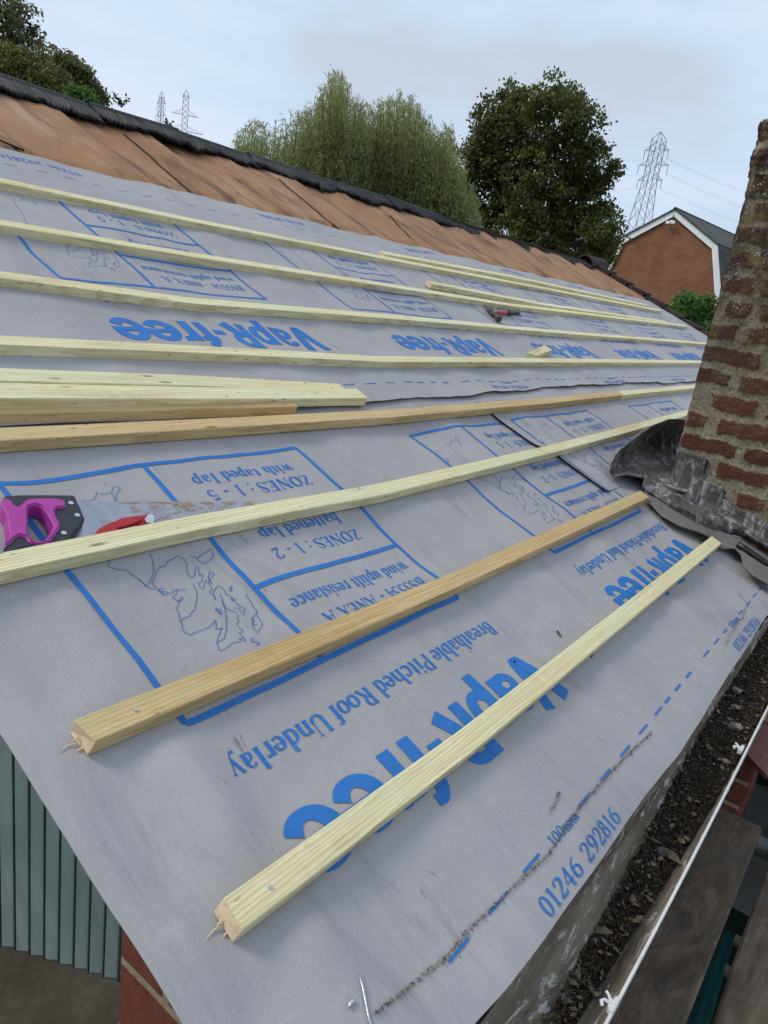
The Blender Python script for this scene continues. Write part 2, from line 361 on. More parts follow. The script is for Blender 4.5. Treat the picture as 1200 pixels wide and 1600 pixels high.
def mat_wall(name, c1, c2, mortar, bw=.225, bh=.075, ms=.012, axis='XZ', scale=1.0, bump=.5):
    t = NT(name, .9, .12); tcn = t.n('ShaderNodeTexCoord'); sp = t.n('ShaderNodeSeparateXYZ'); cb = t.n('ShaderNodeCombineXYZ')
    t.l(tcn.outputs['Object'], sp.inputs[0]); t.l(sp.outputs['XYZ'.index(axis[0])], cb.inputs[0]); t.l(sp.outputs['XYZ'.index(axis[1])], cb.inputs[1])
    nz_ = t.n('ShaderNodeTexNoise'); nz_.inputs['Scale'].default_value = 22; t.l(tcn.outputs['Object'], nz_.inputs['Vector'])
    vm = t.n('ShaderNodeVectorMath', operation='SCALE'); vm.inputs['Scale'].default_value = ms * .45; t.l(nz_.outputs['Color'], vm.inputs[0])
    va = t.n('ShaderNodeVectorMath', operation='ADD'); t.l(cb.outputs[0], va.inputs[0]); t.l(vm.outputs[0], va.inputs[1])
    b = t.n('ShaderNodeTexBrick'); t.l(va.outputs[0], b.inputs['Vector']); b.inputs['Scale'].default_value = 1
    b.inputs['Brick Width'].default_value = bw; b.inputs['Row Height'].default_value = bh; b.inputs['Mortar Size'].default_value = ms / 2
    b.inputs['Mortar Smooth'].default_value = .15; b.inputs['Color1'].default_value = (*c1, 1); b.inputs['Color2'].default_value = (*c2, 1); b.inputs['Mortar'].default_value = (*mortar, 1)
    n2 = t.n('ShaderNodeTexNoise'); n2.inputs['Scale'].default_value = 3 * scale; n2.inputs['Detail'].default_value = 8; t.l(tcn.outputs['Object'], n2.inputs['Vector'])
    col = t.mix(.6, b.outputs['Color'], t.ramp(n2.outputs['Fac'], [(.25, (.55, .55, .55)), (.75, (1.3, 1.3, 1.3))]), 'MULTIPLY')
    n3 = t.n('ShaderNodeTexNoise'); n3.inputs['Scale'].default_value = 60 * scale; n3.inputs['Detail'].default_value = 5; t.l(tcn.outputs['Object'], n3.inputs['Vector'])
    col = t.mix(.5, col, t.ramp(n3.outputs['Fac'], [(.3, (.6, .6, .6)), (.7, (1.25, 1.25, 1.25))]), 'MULTIPLY')
    t.color(col); inv = t.ramp(b.outputs['Fac'], [(0, 1.0), (1, 0.0)])
    t.normal(t.bump(n3.outputs['Fac'], bump * .5, .003, t.bump(inv, bump, .008))); return t.m
M_GABLE = mat_wall('dark_red_gable_brick', (.17, .055, .035), (.12, .040, .028), (.30, .24, .16), .30, .094, .011, 'YZ')
M_PIER = mat_wall('red_pier_brick', (.17, .055, .035), (.12, .040, .028), (.32, .25, .17), .215, .07, .014, 'YZ')
M_HBRICK = mat_wall('orange_red_house_brick', (.31, .13, .068), (.25, .10, .055), (.30, .19, .13), .235, .078, .014, 'XZ', .35, .2)
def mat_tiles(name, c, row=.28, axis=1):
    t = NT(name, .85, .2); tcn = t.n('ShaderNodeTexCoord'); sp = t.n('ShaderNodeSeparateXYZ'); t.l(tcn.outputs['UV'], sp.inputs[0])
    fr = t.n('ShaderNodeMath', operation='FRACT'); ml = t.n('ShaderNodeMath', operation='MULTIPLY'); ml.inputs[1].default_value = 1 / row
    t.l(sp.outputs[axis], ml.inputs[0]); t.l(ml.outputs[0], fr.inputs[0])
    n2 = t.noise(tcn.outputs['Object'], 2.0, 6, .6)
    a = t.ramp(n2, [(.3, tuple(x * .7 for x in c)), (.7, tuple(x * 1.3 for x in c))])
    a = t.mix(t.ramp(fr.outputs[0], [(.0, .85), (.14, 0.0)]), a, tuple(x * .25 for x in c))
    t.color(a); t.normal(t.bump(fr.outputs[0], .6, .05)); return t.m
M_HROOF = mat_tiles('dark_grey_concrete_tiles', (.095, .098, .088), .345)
M_ROOFT = simple('brown_roof_tiles', (.09, .055, .045), .85, .2, 0, .35, 5, .5)
M_UPVC = simple('white_bargeboard_paint', (.86, .87, .88), .45, .4, 0, .06, 3, .05)
M_BARK = simple('tree_bark', (.07, .055, .04), .9, .1, 0, .4, 6, .6)
def mat_leaf(name, stops, trans=.25):
    t = NT(name, .55, .3); at = t.n('ShaderNodeAttribute', attribute_name='tint')
    col = t.ramp(at.outputs['Fac'], stops); t.color(col)
    tr = t.n('ShaderNodeBsdfTranslucent'); t.l(col, tr.inputs[0]); mx_ = t.n('ShaderNodeMixShader'); mx_.inputs[0].default_value = trans
    o = t.t.nodes['Material Output']; t.l(t.b.outputs[0], mx_.inputs[1]); t.l(tr.outputs[0], mx_.inputs[2]); t.l(mx_.outputs[0], o.inputs[0]); return t.m
M_WILLOW = mat_leaf('willow_leaf', [(0, (.15, .175, .055)), (.5, (.30, .325, .12)), (.93, (.46, .48, .24)), (1, (.50, .35, .10))], .45)
M_MAPLE = mat_leaf('maple_leaf', [(0, (.050, .066, .020)), (.55, (.12, .135, .036)), (.9, (.20, .19, .050)), (.97, (.22, .11, .04)), (1, (.42, .24, .04))], .3)
M_BIRCH = mat_leaf('poplar_leaf', [(0, (.08, .09, .04)), (.6, (.17, .18, .075)), (1, (.27, .23, .10))], .35)
M_HEDGE = mat_leaf('bright_bush_leaf', [(0, (.05, .12, .025)), (.6, (.11, .22, .045)), (1, (.20, .34, .08))], .3)
M_OLIVE = mat_leaf('olive_green_leaf', [(0, (.08, .095, .025)), (.6, (.16, .17, .045)), (1, (.26, .25, .07))], .25)
M_GROUND = simple('garden_grass', (.05, .07, .025), .95, .1, 0, .5, .6, .3, .03)

# ------------------------------------------------------------------ the setting
GZ = -2.3
mb = MB(); mb.add([(-900,-900,GZ-.02),(900,-900,GZ-.02),(900,900,GZ-.02),(-900,900,GZ-.02)], [(0,1,2,3)])
tag(mesh_obj('ground', mb, M_GROUND), kind='structure')
mb = MB(); mb.box((-3.5, -3.0, GZ-.012), (9.5, 5.5, GZ))
tag(mesh_obj('patio', mb, M_CONC), kind='structure')

# roof extents in metres (roof frame)
U0, U1 = .452 * HC, 10.85 * HC
VE = -.10                                    # where the deck stops at the eaves
VR = 4.5 * HC                                # ridge
YR, ZR = VR * CP, VR * SP

# the bungalow that carries the roof
house = empty('bungalow', (U0 + .02, 0, GZ), 'low red brick bungalow under the half-stripped roof', 'bungalow')
def hpart(name, mb, mat, **k):
    o = mesh_obj(name, mb, mat, **k); o.parent = house; o.matrix_parent_inverse = house.matrix_basis.inverted(); return o
house.matrix_basis = Matrix.Translation((U0 + .02, 0, GZ))
def hm(name, mb, mat, **k):
    o = mesh_obj(name, mb, mat, **k); o.parent = house
    o.matrix_parent_inverse = Matrix.Translation((U0 + .02, 0, GZ)).inverted(); return o
mb = MB()
xw = U0 + .018; yc = float(atx(188, 1535, U0 + .018)[1])                    # pier of the gable wall below the verge, with its upright corner
def roofz(y, d=.015): return y * SP / CP - d / CP
mb.prism([(0, 0)], 0, 0) if False else None
pz = roofz(-.06); pz2 = roofz(yc)
mb.add([(xw,-.06,GZ),(xw,yc,GZ),(xw,yc,pz2),(xw,-.06,pz),(xw+.215,-.06,GZ),(xw+.215,yc,GZ),(xw+.215,yc,pz2),(xw+.215,-.06,pz)],
       [(0,3,2,1),(4,5,6,7),(0,1,5,4),(1,2,6,5),(2,3,7,6),(3,0,4,7)])
hm('gable_pier', mb, M_GABLE, recalc=True)
mb = MB()
ya = 3.9; mb.box((xw + .02, ya, GZ), (xw + .24, YR*2-.05, GZ + 2.25)); hm('wall', mb, M_GABLE); mb = MB(); mb.box((2.6, 0.45, GZ), (U1 - .1, .66, roofz(.45, .2))); hm('wall', mb, M_GABLE); mb = MB(); mb.box((2.6, -.04, GZ), (U1 - .1, .06, roofz(-.04, .13)))
hm('wall', mb, M_GABLE)
# rafters, so that the sheets rest on something
RAF0 = 2.5 * HC; RSP = .64 * HC
k0 = int(math.ceil((U0 + .06 - RAF0) / RSP))
raf = []
k = k0
while RAF0 + k * RSP < U1 - .05: raf.append(RAF0 + k * RSP); k += 1
for u in [U0 + .15] + [x for x in raf if x > U0 + .25]:
    mb = MB(); c_ = [r2w(u + a, v, h) for v, h in ((.02, -.115), (VR, -.115), (VR, -.034), (.02, -.034)) for a in (-.022, .022)]
    mb.add(c_, [(0,1,3,2),(2,3,5,4),(4,5,7,6),(6,7,1,0),(0,2,4,6),(1,7,5,3)])
    hm('rafter', mb, M_DARKWOOD, recalc=True)
# fascia at the eaves, dark gap
mb = MB(); mb.box((U0 + .03, -.075, -.30), (U1 - .03, -.055, roofz(-.075, .03)))
hm('fascia', mb, M_DARKWOOD)
# far slope of the roof, tiled
mb = MB()
n_ = 11
for i in range(n_):
    y0 = YR + .02 + i * .31; z0 = ZR - .02 - i * .31 * SP / CP; y1 = y0 + .335; z1 = z0 - .335 * SP / CP
    mb.add([(U0, y0, z0 - .01), (U1, y0, z0 - .01), (U1, y1, z1 + .022), (U0, y1, z1 + .022), (U0, y1, z1), (U1, y1, z1)], [(0,1,2,3), (3,2,5,4)])
hm('tiled_back_slope', mb, M_ROOFT)
mb = MB(); mb.add([r2w(2.72, .42, -.125), r2w(U1-.03, .42, -.125), r2w(U1-.03, VR, -.125), r2w(2.72, VR, -.125)], [(0,1,2,3)])
hm('ceiling', mb, M_DARKWOOD)

# recessed translucent ribbed screen under the roof, shadow gaps between panels put in as dark strips
a0 = atz(-60, 1452, GZ); a1 = atz(188, 1527, GZ)
dirn = a1 - a0; Ls = np.linalg.norm(dirn); dirn /= Ls; nrm = np.array([dirn[1], -dirn[0], 0])
if nrm @ (CAM - a0) < 0: nrm = -nrm
t_ = NT('green_tinted_ribbed_glazing', .22, .6); c_ = t_.coord()
base = t_.ramp(t_.noise(t_.coord((1, 1, .35)), 4.5, 5, .6, .8), [(.3, (.26, .32, .275)), (.55, (.38, .44, .385)), (.8, (.58, .62, .55))])
base = t_.mix(t_.ramp(t_.noise(t_.coord((2, 2, 1), rot=(.5, .5, 0)), 3, 6, .7, 1.6), [(.60, 0.0), (.67, .5)]), base, (.22, .50, .46))
base = t_.mix(t_.ramp(t_.noise(c_, 26, 6, .8), [(.62, 0.0), (.74, .5)]), base, (.34, .34, .28))
t_.color(base); M_GLAZE = t_.m; M_GAPSHADE = simple('dark_gap_shade', (.07, .09, .08), .6)
scr = empty('glazed_screen', tuple(a0), 'green tinted ribbed glazing standing under the left end of the roof', 'glazed screen')
def child(name, mb, mat, par, **k):
    o = mesh_obj(name, mb, mat, **k); o.parent = par; o.matrix_parent_inverse = par.matrix_basis.inverted(); return o
npan = 11
for i in range(npan):
    s0 = i * Ls / npan; s1 = (i + 1) * Ls / npan + .012; mb = MB(); zt = 2.05 + .0
    p = [a0 + dirn * (s0 + .006) + nrm * .020, a0 + dirn * (s1 - .008) + nrm * .002]
    q = [x - nrm * .006 for x in p]
    up = np.array([0, 0, zt]); lean = -dirn * .0
    mb.add([p[0], p[1], p[1] + up, p[0] + up, q[0], q[1], q[1] + up, q[0] + up], [(0,1,2,3),(7,6,5,4),(0,4,5,1),(1,5,6,2),(2,6,7,3),(3,7,4,0)])
    child('glazing_panel', mb, M_GLAZE, scr, recalc=True)
    e0_ = a0 + dirn * (s1 - .016) + nrm * .004; e1_ = a0 + dirn * (s1 - .011) + nrm * .004; mb = MB(); up = np.array([0, 0, zt])
    mb.add([e0_, e1_, e1_ + up, e0_ + up, e0_ + nrm * .020, e1_ + nrm * .020, e1_ + nrm * .020 + up, e0_ + nrm * .020 + up], [(0,1,2,3),(7,6,5,4),(0,4,5,1),(1,5,6,2),(2,6,7,3),(3,7,4,0)])
    child('shadow_gap_strip', mb, M_GAPSHADE, scr, recalc=True)  # thin dark strip standing in for the shadow gap at the panel edge
mb = MB(); b0 = a1 + dirn * .02; mb.add([b0, b0 + dirn * .07, b0 + dirn * .07 - nrm * .07, b0 - nrm * .07] + [x + np.array([0, 0, 2.05]) for x in (b0, b0 + dirn * .07, b0 + dirn * .07 - nrm * .07, b0 - nrm * .07)],
       [(0,1,2,3),(4,7,6,5),(0,4,5,1),(1,5,6,2),(2,6,7,3),(3,7,4,0)])
child('end_post', mb, M_WHITE, scr, recalc=True)

# ------------------------------------------------------------------ underlay sheets
BV = [.1701, .5166, .8898, 1.2561, 1.6511, 2.0492, 2.4536, 2.8753]      # batten lower edges, in camera heights
BVm = [b * HC + .019 for b in BV]
def taut(v):
    d = min(abs(v - b) for b in BVm); return min(1.0, max(0.0, (d - .012) / .07))
def H(u, v):
    t = taut(v)
    a = .0062 * nf(u, v, 1.3, 4.3) + .0036 * nf(u, v, 7.7, 9.0) + .0030 * nf(u * 1.0 + v * .6, v * .35 - u * .2, 5.5, 15.0)
    s = -.0055 * math.sin(math.pi * ((u - RAF0) / RSP % 1.0))
    fold = (.015 * math.exp(-((u - (.50 + .03 * v)) / .045) ** 2) - .006 * math.exp(-((u - (.41 + .02 * v)) / .03) ** 2)) * max(0, 1 - abs(v - .25) / .75) * 1.35
    diag = 0.0
    if v < .45 and u > 1.3:
        dd = (u - 2.0) * .55 + (v - .05) * 1.0; diag = .007 * math.exp(-(dd / .03) ** 2) * math.exp(-((u - 2.1) / .5) ** 2)
        dd = (u - 2.2) * .25 + (v + .02) * 1.0; diag += .006 * math.exp(-(dd / .02) ** 2) * math.exp(-((u - 2.3) / .4) ** 2)
    return (a + s + fold + diag) * t - .0015
def interp(x, xs, ys): return float(np.interp(x, xs, ys))
EV = sorted(P(x, y, -.006) for x, y in [(742, 1600), (790, 1548), (845, 1477), (885, 1420), (950, 1330), (1010, 1242), (1060, 1180), (1100, 1118), (1140, 1052), (1175, 1000), (1200, 958)])
def eave_v(u):
    if u < 3.0 * HC: return float(np.interp(u, [p[0] for p in EV], [p[1] for p in EV]))
    return HC * interp(u / HC, [.44, .776, .975, 1.218, 1.442, 1.873, 2.3, 2.992, 11], [-.118, -.132, -.142, -.155, -.163, -.172, -.165, -.130, -.13])
def H1(u, v):
    e_ = eave_v(u); h = H(u, v) + .0015 * nf(u, v, 3.3, 16)
    d = v - e_
    if d < .05: h -= (.05 - d) ** 2 * 2.0
    d2 = u - U0
    if d2 < .05: h -= (.05 - d2) ** 2 * 1.2
    return h - .0
def lap2_v(u): return HC * (interp(u / HC, [.3, 1.87, 2.94, 4.22, 6.88, 11], [1.352, 1.361, 1.383, 1.425, 1.40, 1.40])) + .004 * math.sin(u * 5.1)
def H2(u, v):
    d = v - lap2_v(u); lift = .006 * math.exp(-max(d, 0) / .03) * (.6 + .8 * abs(math.sin(u * 3.3)))
    return H(u, v) + .0042 + lift
def patch_u(v): return HC * (interp(v / HC, [.60, .64, .90, 1.0, 1.22, 1.374, 1.7], [2.975, 2.969, 2.955, 2.92, 2.882, 2.90, 2.92]))
def H3(u, v):
    d = u - patch_u(v); lift = .011 * math.exp(-max(d, 0) / .03) * (1.0 if v < .95 * HC else .8)
    f_ = max(0.0, min(1.0, (1.345 * HC - v) / .02)); return H(u, v) + .0022 * f_ + lift * f_ - .004 * (1 - f_)

# ---- print
TH, TN = .175, .06
def arc(cx, cy, rx, ry, a0, a1, wt=TH, wn_=TN, n=18):
    pts = []
    for i in range(n + 1):
        a = R(a0 + (a1 - a0) * i / n); pts.append((cx + rx * math.cos(a), cy + ry * math.sin(a), wn_ + (wt - wn_) * abs(math.cos(a)) ** 1.2))
    return pts
def ln(x0, y0, x1, y1, w_, w2=None): return [(x0, y0, w_), (x1, y1, w_ if w2 is None else w2)]
def sr(x, y, h=.13): return [(x - h, y, .045), (x + h, y, .045)]
XH = .66
def stem(x, y0, y1, s0=True, s1=True):
    o = [ln(x, y0, x, y1, TH)]
    if s0: o.append(sr(x, y0 + .02))
    if s1: o.append(sr(x - .03, y1 - .02, .09) if s1 == 'l' else sr(x, y1 - .02))
    return o
G = {
 'A': (.86, [ln(.10,0,.42,1,.055), ln(.42,1,.74,0,.16), ln(.22,.33,.62,.33,.05), sr(.10,.02,.11), sr(.74,.02,.12)]),
 'B': (.76, stem(.18,0,1) + [ln(.18,.97,.38,.97,.045), ln(.18,.53,.38,.53,.045), ln(.18,.03,.38,.03,.045), arc(.38,.75,.17,.22,-90,90), arc(.38,.28,.22,.25,-90,90)]),
 'E': (.72, stem(.18,0,1) + [ln(.18,.97,.60,.97,.045), ln(.60,.99,.60,.78,.045), ln(.18,.52,.48,.52,.045), ln(.48,.62,.48,.42,.04), ln(.18,.03,.62,.03,.045), ln(.63,.01,.63,.24,.045)]),
 'N': (.88, [ln(.16,0,.16,1,.055), ln(.16,1,.70,0,.16), ln(.70,0,.70,1,.055), sr(.16,.02,.11), sr(.12,.98,.11), sr(.70,.98,.11)]),
 'O': (.86, [arc(.43,.5,.31,.47,0,360,TH,TN,32)]),
 'P': (.72, stem(.18,0,1) + [ln(.18,.97,.38,.97,.045), ln(.18,.46,.38,.46,.045), arc(.38,.715,.21,.255,-90,90)]),
 'R': (.82, stem(.18,0,1) + [ln(.18,.97,.38,.97,.045), ln(.18,.50,.38,.50,.045), arc(.38,.735,.19,.235,-90,90), ln(.40,.50,.70,0,.15), sr(.72,.02,.09)]),
 'S': (.66, [[(.55,.74,.045),(.52,.90,.06),(.33,.97,.06),(.15,.88,.11),(.13,.70,.14),(.28,.56,.16),(.45,.44,.16),(.56,.28,.14),(.50,.10,.09),(.30,.03,.055),(.13,.10,.06),(.09,.28,.045)]]),
 'U': (.86, [ln(.18,1,.18,.3,TH), arc(.44,.30,.26,.27,180,360,TH,.055), ln(.70,.3,.70,1,.055), sr(.18,.98), sr(.70,.98,.11)]),
 'X': (.82, [ln(.12,1,.70,0,.16), ln(.14,0,.68,1,.055), sr(.12,.02,.1), sr(.70,.02,.11), sr(.12,.98,.11), sr(.70,.98,.1)]),
 'Z': (.74, [ln(.10,.97,.62,.97,.05), ln(.12,.99,.12,.78,.045), ln(.60,.96,.12,.04,.16), ln(.10,.03,.64,.03,.05), ln(.64,.01,.64,.24,.045)]),
 'a': (.60, [[(.12,.52,.09),(.18,.63,.055),(.30,.65,.05),(.40,.56,.11),(.42,.42,TH),(.42,.10,TH),(.52,.02,.06)], [(.42,.40,.04),(.24,.34,.06),(.14,.20,.13),(.18,.06,.09),(.30,.03,.05),(.42,.12,.04)]]),
 'b': (.66, [ln(.16,0,.16,1.02,TH), sr(.10,1.0,.08), arc(.33,.33,.21,.31,-120,120)]),
 'c': (.56, [arc(.33,.33,.22,.30,50,310), [(.46,.55,.10),(.50,.50,.10)]]),
 'd': (.68, [ln(.50,.02,.50,1.02,TH), sr(.44,1.0,.08), sr(.56,.02,.06), arc(.33,.33,.21,.31,60,300)]),
 'e': (.58, [arc(.31,.33,.21,.30,0,315), ln(.12,.35,.51,.35,.045)]),
 'f': (.42, [[(.44,.92,.10),(.36,1.0,.05),(.26,.97,.08),(.20,.82,TH),(.20,0,TH)], ln(.04,.64,.38,.64,.045), sr(.20,.02)]),
 'h': (.70, [ln(.16,0,.16,1.02,TH), sr(.16,.02), sr(.10,1.0,.08), [(.16,.50,.04),(.30,.63,.06),(.45,.60,.10),(.52,.45,TH),(.52,0,TH)], sr(.52,.02)]),
 'i': (.36, [ln(.18,0,.18,.66,TH), sr(.18,.02), sr(.12,.64,.08), [(.10,.90,.14),(.24,.90,.14)]]),
 'l': (.36, [ln(.18,0,.18,1.02,TH), sr(.18,.02), sr(.12,1.0,.08)]),
 'm': (1.02, [ln(.16,0,.16,.66,TH), sr(.16,.02), sr(.10,.64,.08), [(.16,.50,.04),(.28,.63,.06),(.42,.60,.10),(.49,.45,TH),(.49,0,TH)], sr(.49,.02), [(.49,.50,.04),(.62,.63,.06),(.75,.60,.10),(.82,.45,TH),(.82,0,TH)], sr(.82,.02)]),
 'n': (.70, [ln(.16,0,.16,.66,TH), sr(.16,.02), sr(.10,.64,.08), [(.16,.50,.04),(.30,.63,.06),(.45,.60,.10),(.52,.45,TH),(.52,0,TH)], sr(.52,.02)]),
 'o': (.62, [arc(.31,.33,.21,.30,0,360,TH,TN,24)]),
 'p': (.66, [ln(.16,-.32,.16,.66,TH), sr(.16,-.30), sr(.10,.64,.08), arc(.33,.33,.21,.31,-120,120)]),
 'r': (.50, [ln(.16,0,.16,.66,TH), sr(.16,.02), sr(.10,.64,.08), [(.16,.48,.04),(.26,.60,.06),(.38,.62,.12),(.44,.56,.12)]]),
 's': (.50, [[(.42,.48,.045),(.38,.60,.05),(.26,.64,.055),(.13,.56,.10),(.14,.44,.12),(.27,.34,.13),(.40,.24,.12),(.42,.11,.10),(.28,.02,.055),(.13,.06,.05),(.08,.20,.045)]]),
 't': (.42, [[(.20,.86,.05),(.20,.66,TH),(.20,.14,TH),(.28,.03,.06),(.40,.08,.045)], ln(.06,.64,.36,.64,.045)]),
 'u': (.70, [[(.18,.66,TH),(.18,.18,TH),(.26,.05,.09),(.38,.04,.05),(.52,.16,.04)], ln(.52,.66,.52,.02,TH), sr(.12,.64,.07), sr(.46,.64,.07), sr(.58,.02,.06)]),
 'w': (.94, [ln(.12,.66,.30,0,.15), ln(.30,0,.46,.62,.05), ln(.46,.66,.64,0,.15), ln(.64,0,.82,.66,.05), sr(.12,.64,.10), sr(.46,.64,.10), sr(.82,.64,.08)]),
 'y': (.66, [ln(.12,.66,.34,.02,.15), [(.56,.66,.05),(.34,.0,.05),(.24,-.26,.06),(.12,-.30,.11),(.08,-.24,.11)], sr(.12,.64,.10), sr(.56,.64,.09)]),
 '0': (.62, [arc(.31,.5,.20,.47,0,360,.13,TN,30)]),
 '1': (.50, [ln(.26,0,.26,1,.14), sr(.26,.02,.14), [(.26,.97,.05),(.10,.88,.05)]]),
 '2': (.60, [[(.13,.72,.13),(.14,.88,.08),(.30,.97,.055),(.46,.88,.11),(.48,.70,.13),(.36,.46,.09),(.16,.18,.055),(.09,.07,.05)], ln(.08,.07,.50,.07,.13), ln(.50,.04,.54,.24,.045)]),
 '3': (.58, [[(.12,.80,.10),(.20,.95,.06),(.34,.96,.06),(.45,.84,.11),(.44,.64,.12),(.28,.53,.05)], [(.28,.53,.05),(.46,.42,.11),(.49,.24,.14),(.40,.07,.09),(.24,.02,.055),(.11,.12,.11)]]),
 '4': (.62, [ln(.40,0,.40,1,.13), ln(.40,.98,.07,.32,.05), ln(.06,.30,.56,.30,.06), sr(.40,.02,.12)]),
 '5': (.58, [ln(.16,.93,.48,.95,.12), ln(.15,.95,.13,.52,.05), [(.13,.50,.05),(.28,.60,.055),(.44,.50,.12),(.48,.28,.14),(.36,.06,.08),(.22,.02,.05),(.10,.12,.11)]]),
 '6': (.62, [arc(.31,.31,.20,.28,0,360,.13,TN,24), [(.50,.97,.04),(.28,.84,.07),(.15,.60,.12),(.12,.34,.13)]]),
 '8': (.60, [arc(.30,.74,.15,.23,0,360,.11,TN,22), arc(.30,.27,.19,.25,0,360,.13,TN,24)]),
 '9': (.62, [arc(.31,.68,.20,.28,0,360,.13,TN,24), [(.12,.03,.04),(.34,.16,.07),(.47,.40,.12),(.50,.66,.13)]]),
 ':': (.30, [[(.08,.58,.13),(.21,.58,.13)], [(.08,.08,.13),(.21,.08,.13)]]),
 '-': (.42, [ln(.06,.34,.34,.34,.10)]),
 ' ': (.34, []),
}
HW = .23
def harc(cx, cy, rx, ry, a0, a1, w0=HW, w1=.17, n=20): return arc(cx, cy, rx, ry, a0, a1, w0, w1, n)
GH = {   # heavy grotesque
 'V': (.80, [[(.10,1,.26),(.34,.04,.24),(.40,.0,.10)], [(.70,1,.24),(.46,.04,.24),(.40,0,.10)]]),
 'a': (.72, [[(.12,.60,.17),(.24,.70,.17),(.40,.70,.17),(.51,.58,.22),(.53,.42,.23),(.53,.0,.23)], harc(.30,.23,.18,.155,0,360,.18,.16)]),
 'p': (.76, [ln(.18,-.27,.18,.78,.24), harc(.40,.39,.22,.305,-130,130)]),
 'R': (.84, [ln(.18,0,.18,1,.25), ln(.18,.91,.42,.91,.18), ln(.18,.47,.42,.47,.17), harc(.42,.69,.21,.22,-90,90,.23,.17), [(.44,.46,.24),(.66,0,.25)]]),
 '-': (.40, [ln(.05,.38,.35,.38,.18)]),
 'f': (.48, [[(.47,.93,.17),(.34,.94,.18),(.23,.80,.23),(.22,.62,.23),(.22,0,.23)], ln(.04,.67,.46,.67,.17)]),
 'r': (.52, [ln(.17,0,.17,.78,.24), [(.17,.42,.10),(.26,.62,.18),(.38,.70,.18),(.50,.69,.17)]]),
 'e': (.80, [harc(.39,.39,.275,.315,0,332,.25,.17,26), ln(.20,.40,.78,.40,.13)]),
}
def smooth_pts(pts):
    if len(pts) < 3 or len(pts) > 15: return pts
    o = []
    for i in range(len(pts) - 1):
        p0, p1, p2, p3 = pts[max(i-1,0)], pts[i], pts[i+1], pts[min(i+2,len(pts)-1)]
        for k in range(4):
            t = k / 4; o.append(tuple(.5*((2*b)+(-a+c)*t+(2*a-5*b+4*c-d)*t*t+(-a+3*b-3*c+d)*t**3) for a, b, c, d in zip(p0, p1, p2, p3)))
    return o + [pts[-1]]
def densify(pts, mx_):
    o = [pts[0]]
    for a, b in zip(pts, pts[1:]):
        n = max(1, int(math.ceil(math.hypot(b[0]-a[0], b[1]-a[1]) / mx_)))
        for k in range(1, n + 1): o.append(tuple(x + (y - x) * k / n for x, y in zip(a, b)))
    return o
CNT = [0]
def ribbon(mb, pts, Hf, mi=1, across=1, keep=None):      # pts (u,v,width) in roof metres
    CNT[0] = (CNT[0] + 1) % 6; off = .0010 + CNT[0] * .00009
    n = len(pts); L_, vs, fs = across + 1, [], []
    closed = n > 6 and math.hypot(pts[0][0]-pts[-1][0], pts[0][1]-pts[-1][1]) < 1e-5
    for i in range(n):
        a = pts[i-1] if i > 0 else (pts[-2] if closed else pts[0]); b = pts[i+1] if i < n-1 else (pts[1] if closed else pts[-1])
        dx, dy = b[0]-a[0], b[1]-a[1]; l = math.hypot(dx, dy) + 1e-9; nx, ny = -dy/l, dx/l
        for j in range(L_):
            s = (j / across - .5) * pts[i][2]; u, v = pts[i][0] + nx*s, pts[i][1] + ny*s
            vs.append((u, v, Hf(u, v) + off))
    for i in range(n-1):
        if keep and not keep(pts[i][0], pts[i][1]): continue
        for j in range(across): fs.append((i*L_+j, i*L_+j+1, (i+1)*L_+j+1, (i+1)*L_+j))
    mb.add(vs, fs, mi)
def text(mb, s, us, ue, vb, vt, Hf, font=G, keep=None, heavy=False, gap=0.0, seg=.012):
    adv = 0; items = []
    for ch in s:
        a, st = font.get(ch, font.get(' ', (.34, []))); items.append((adv, st)); adv += a + gap
    adv -= gap
    sx = (ue - us) / adv; sy = vt - vb
    for x0, st in items:
        for k in st:
            p = smooth_pts(k) if len(k) < 14 else k
            q = []
            for i, (x, y, w_) in enumerate(p):
                # width scales by the direction across the stroke
                a = p[max(i-1,0)]; b = p[min(i+1,len(p)-1)]; dx, dy = (b[0]-a[0]), (b[1]-a[1]); l = math.hypot(dx, dy) + 1e-9
                nx, ny = abs(dy/l), abs(dx/l); ws = w_ * math.hypot(nx * abs(sx), ny * abs(sy))
                q.append((us + (x0 + x) * sx, vb + y * sy, ws))
            ribbon(mb, densify(q, seg), Hf, across=2 if heavy else 1, keep=keep)

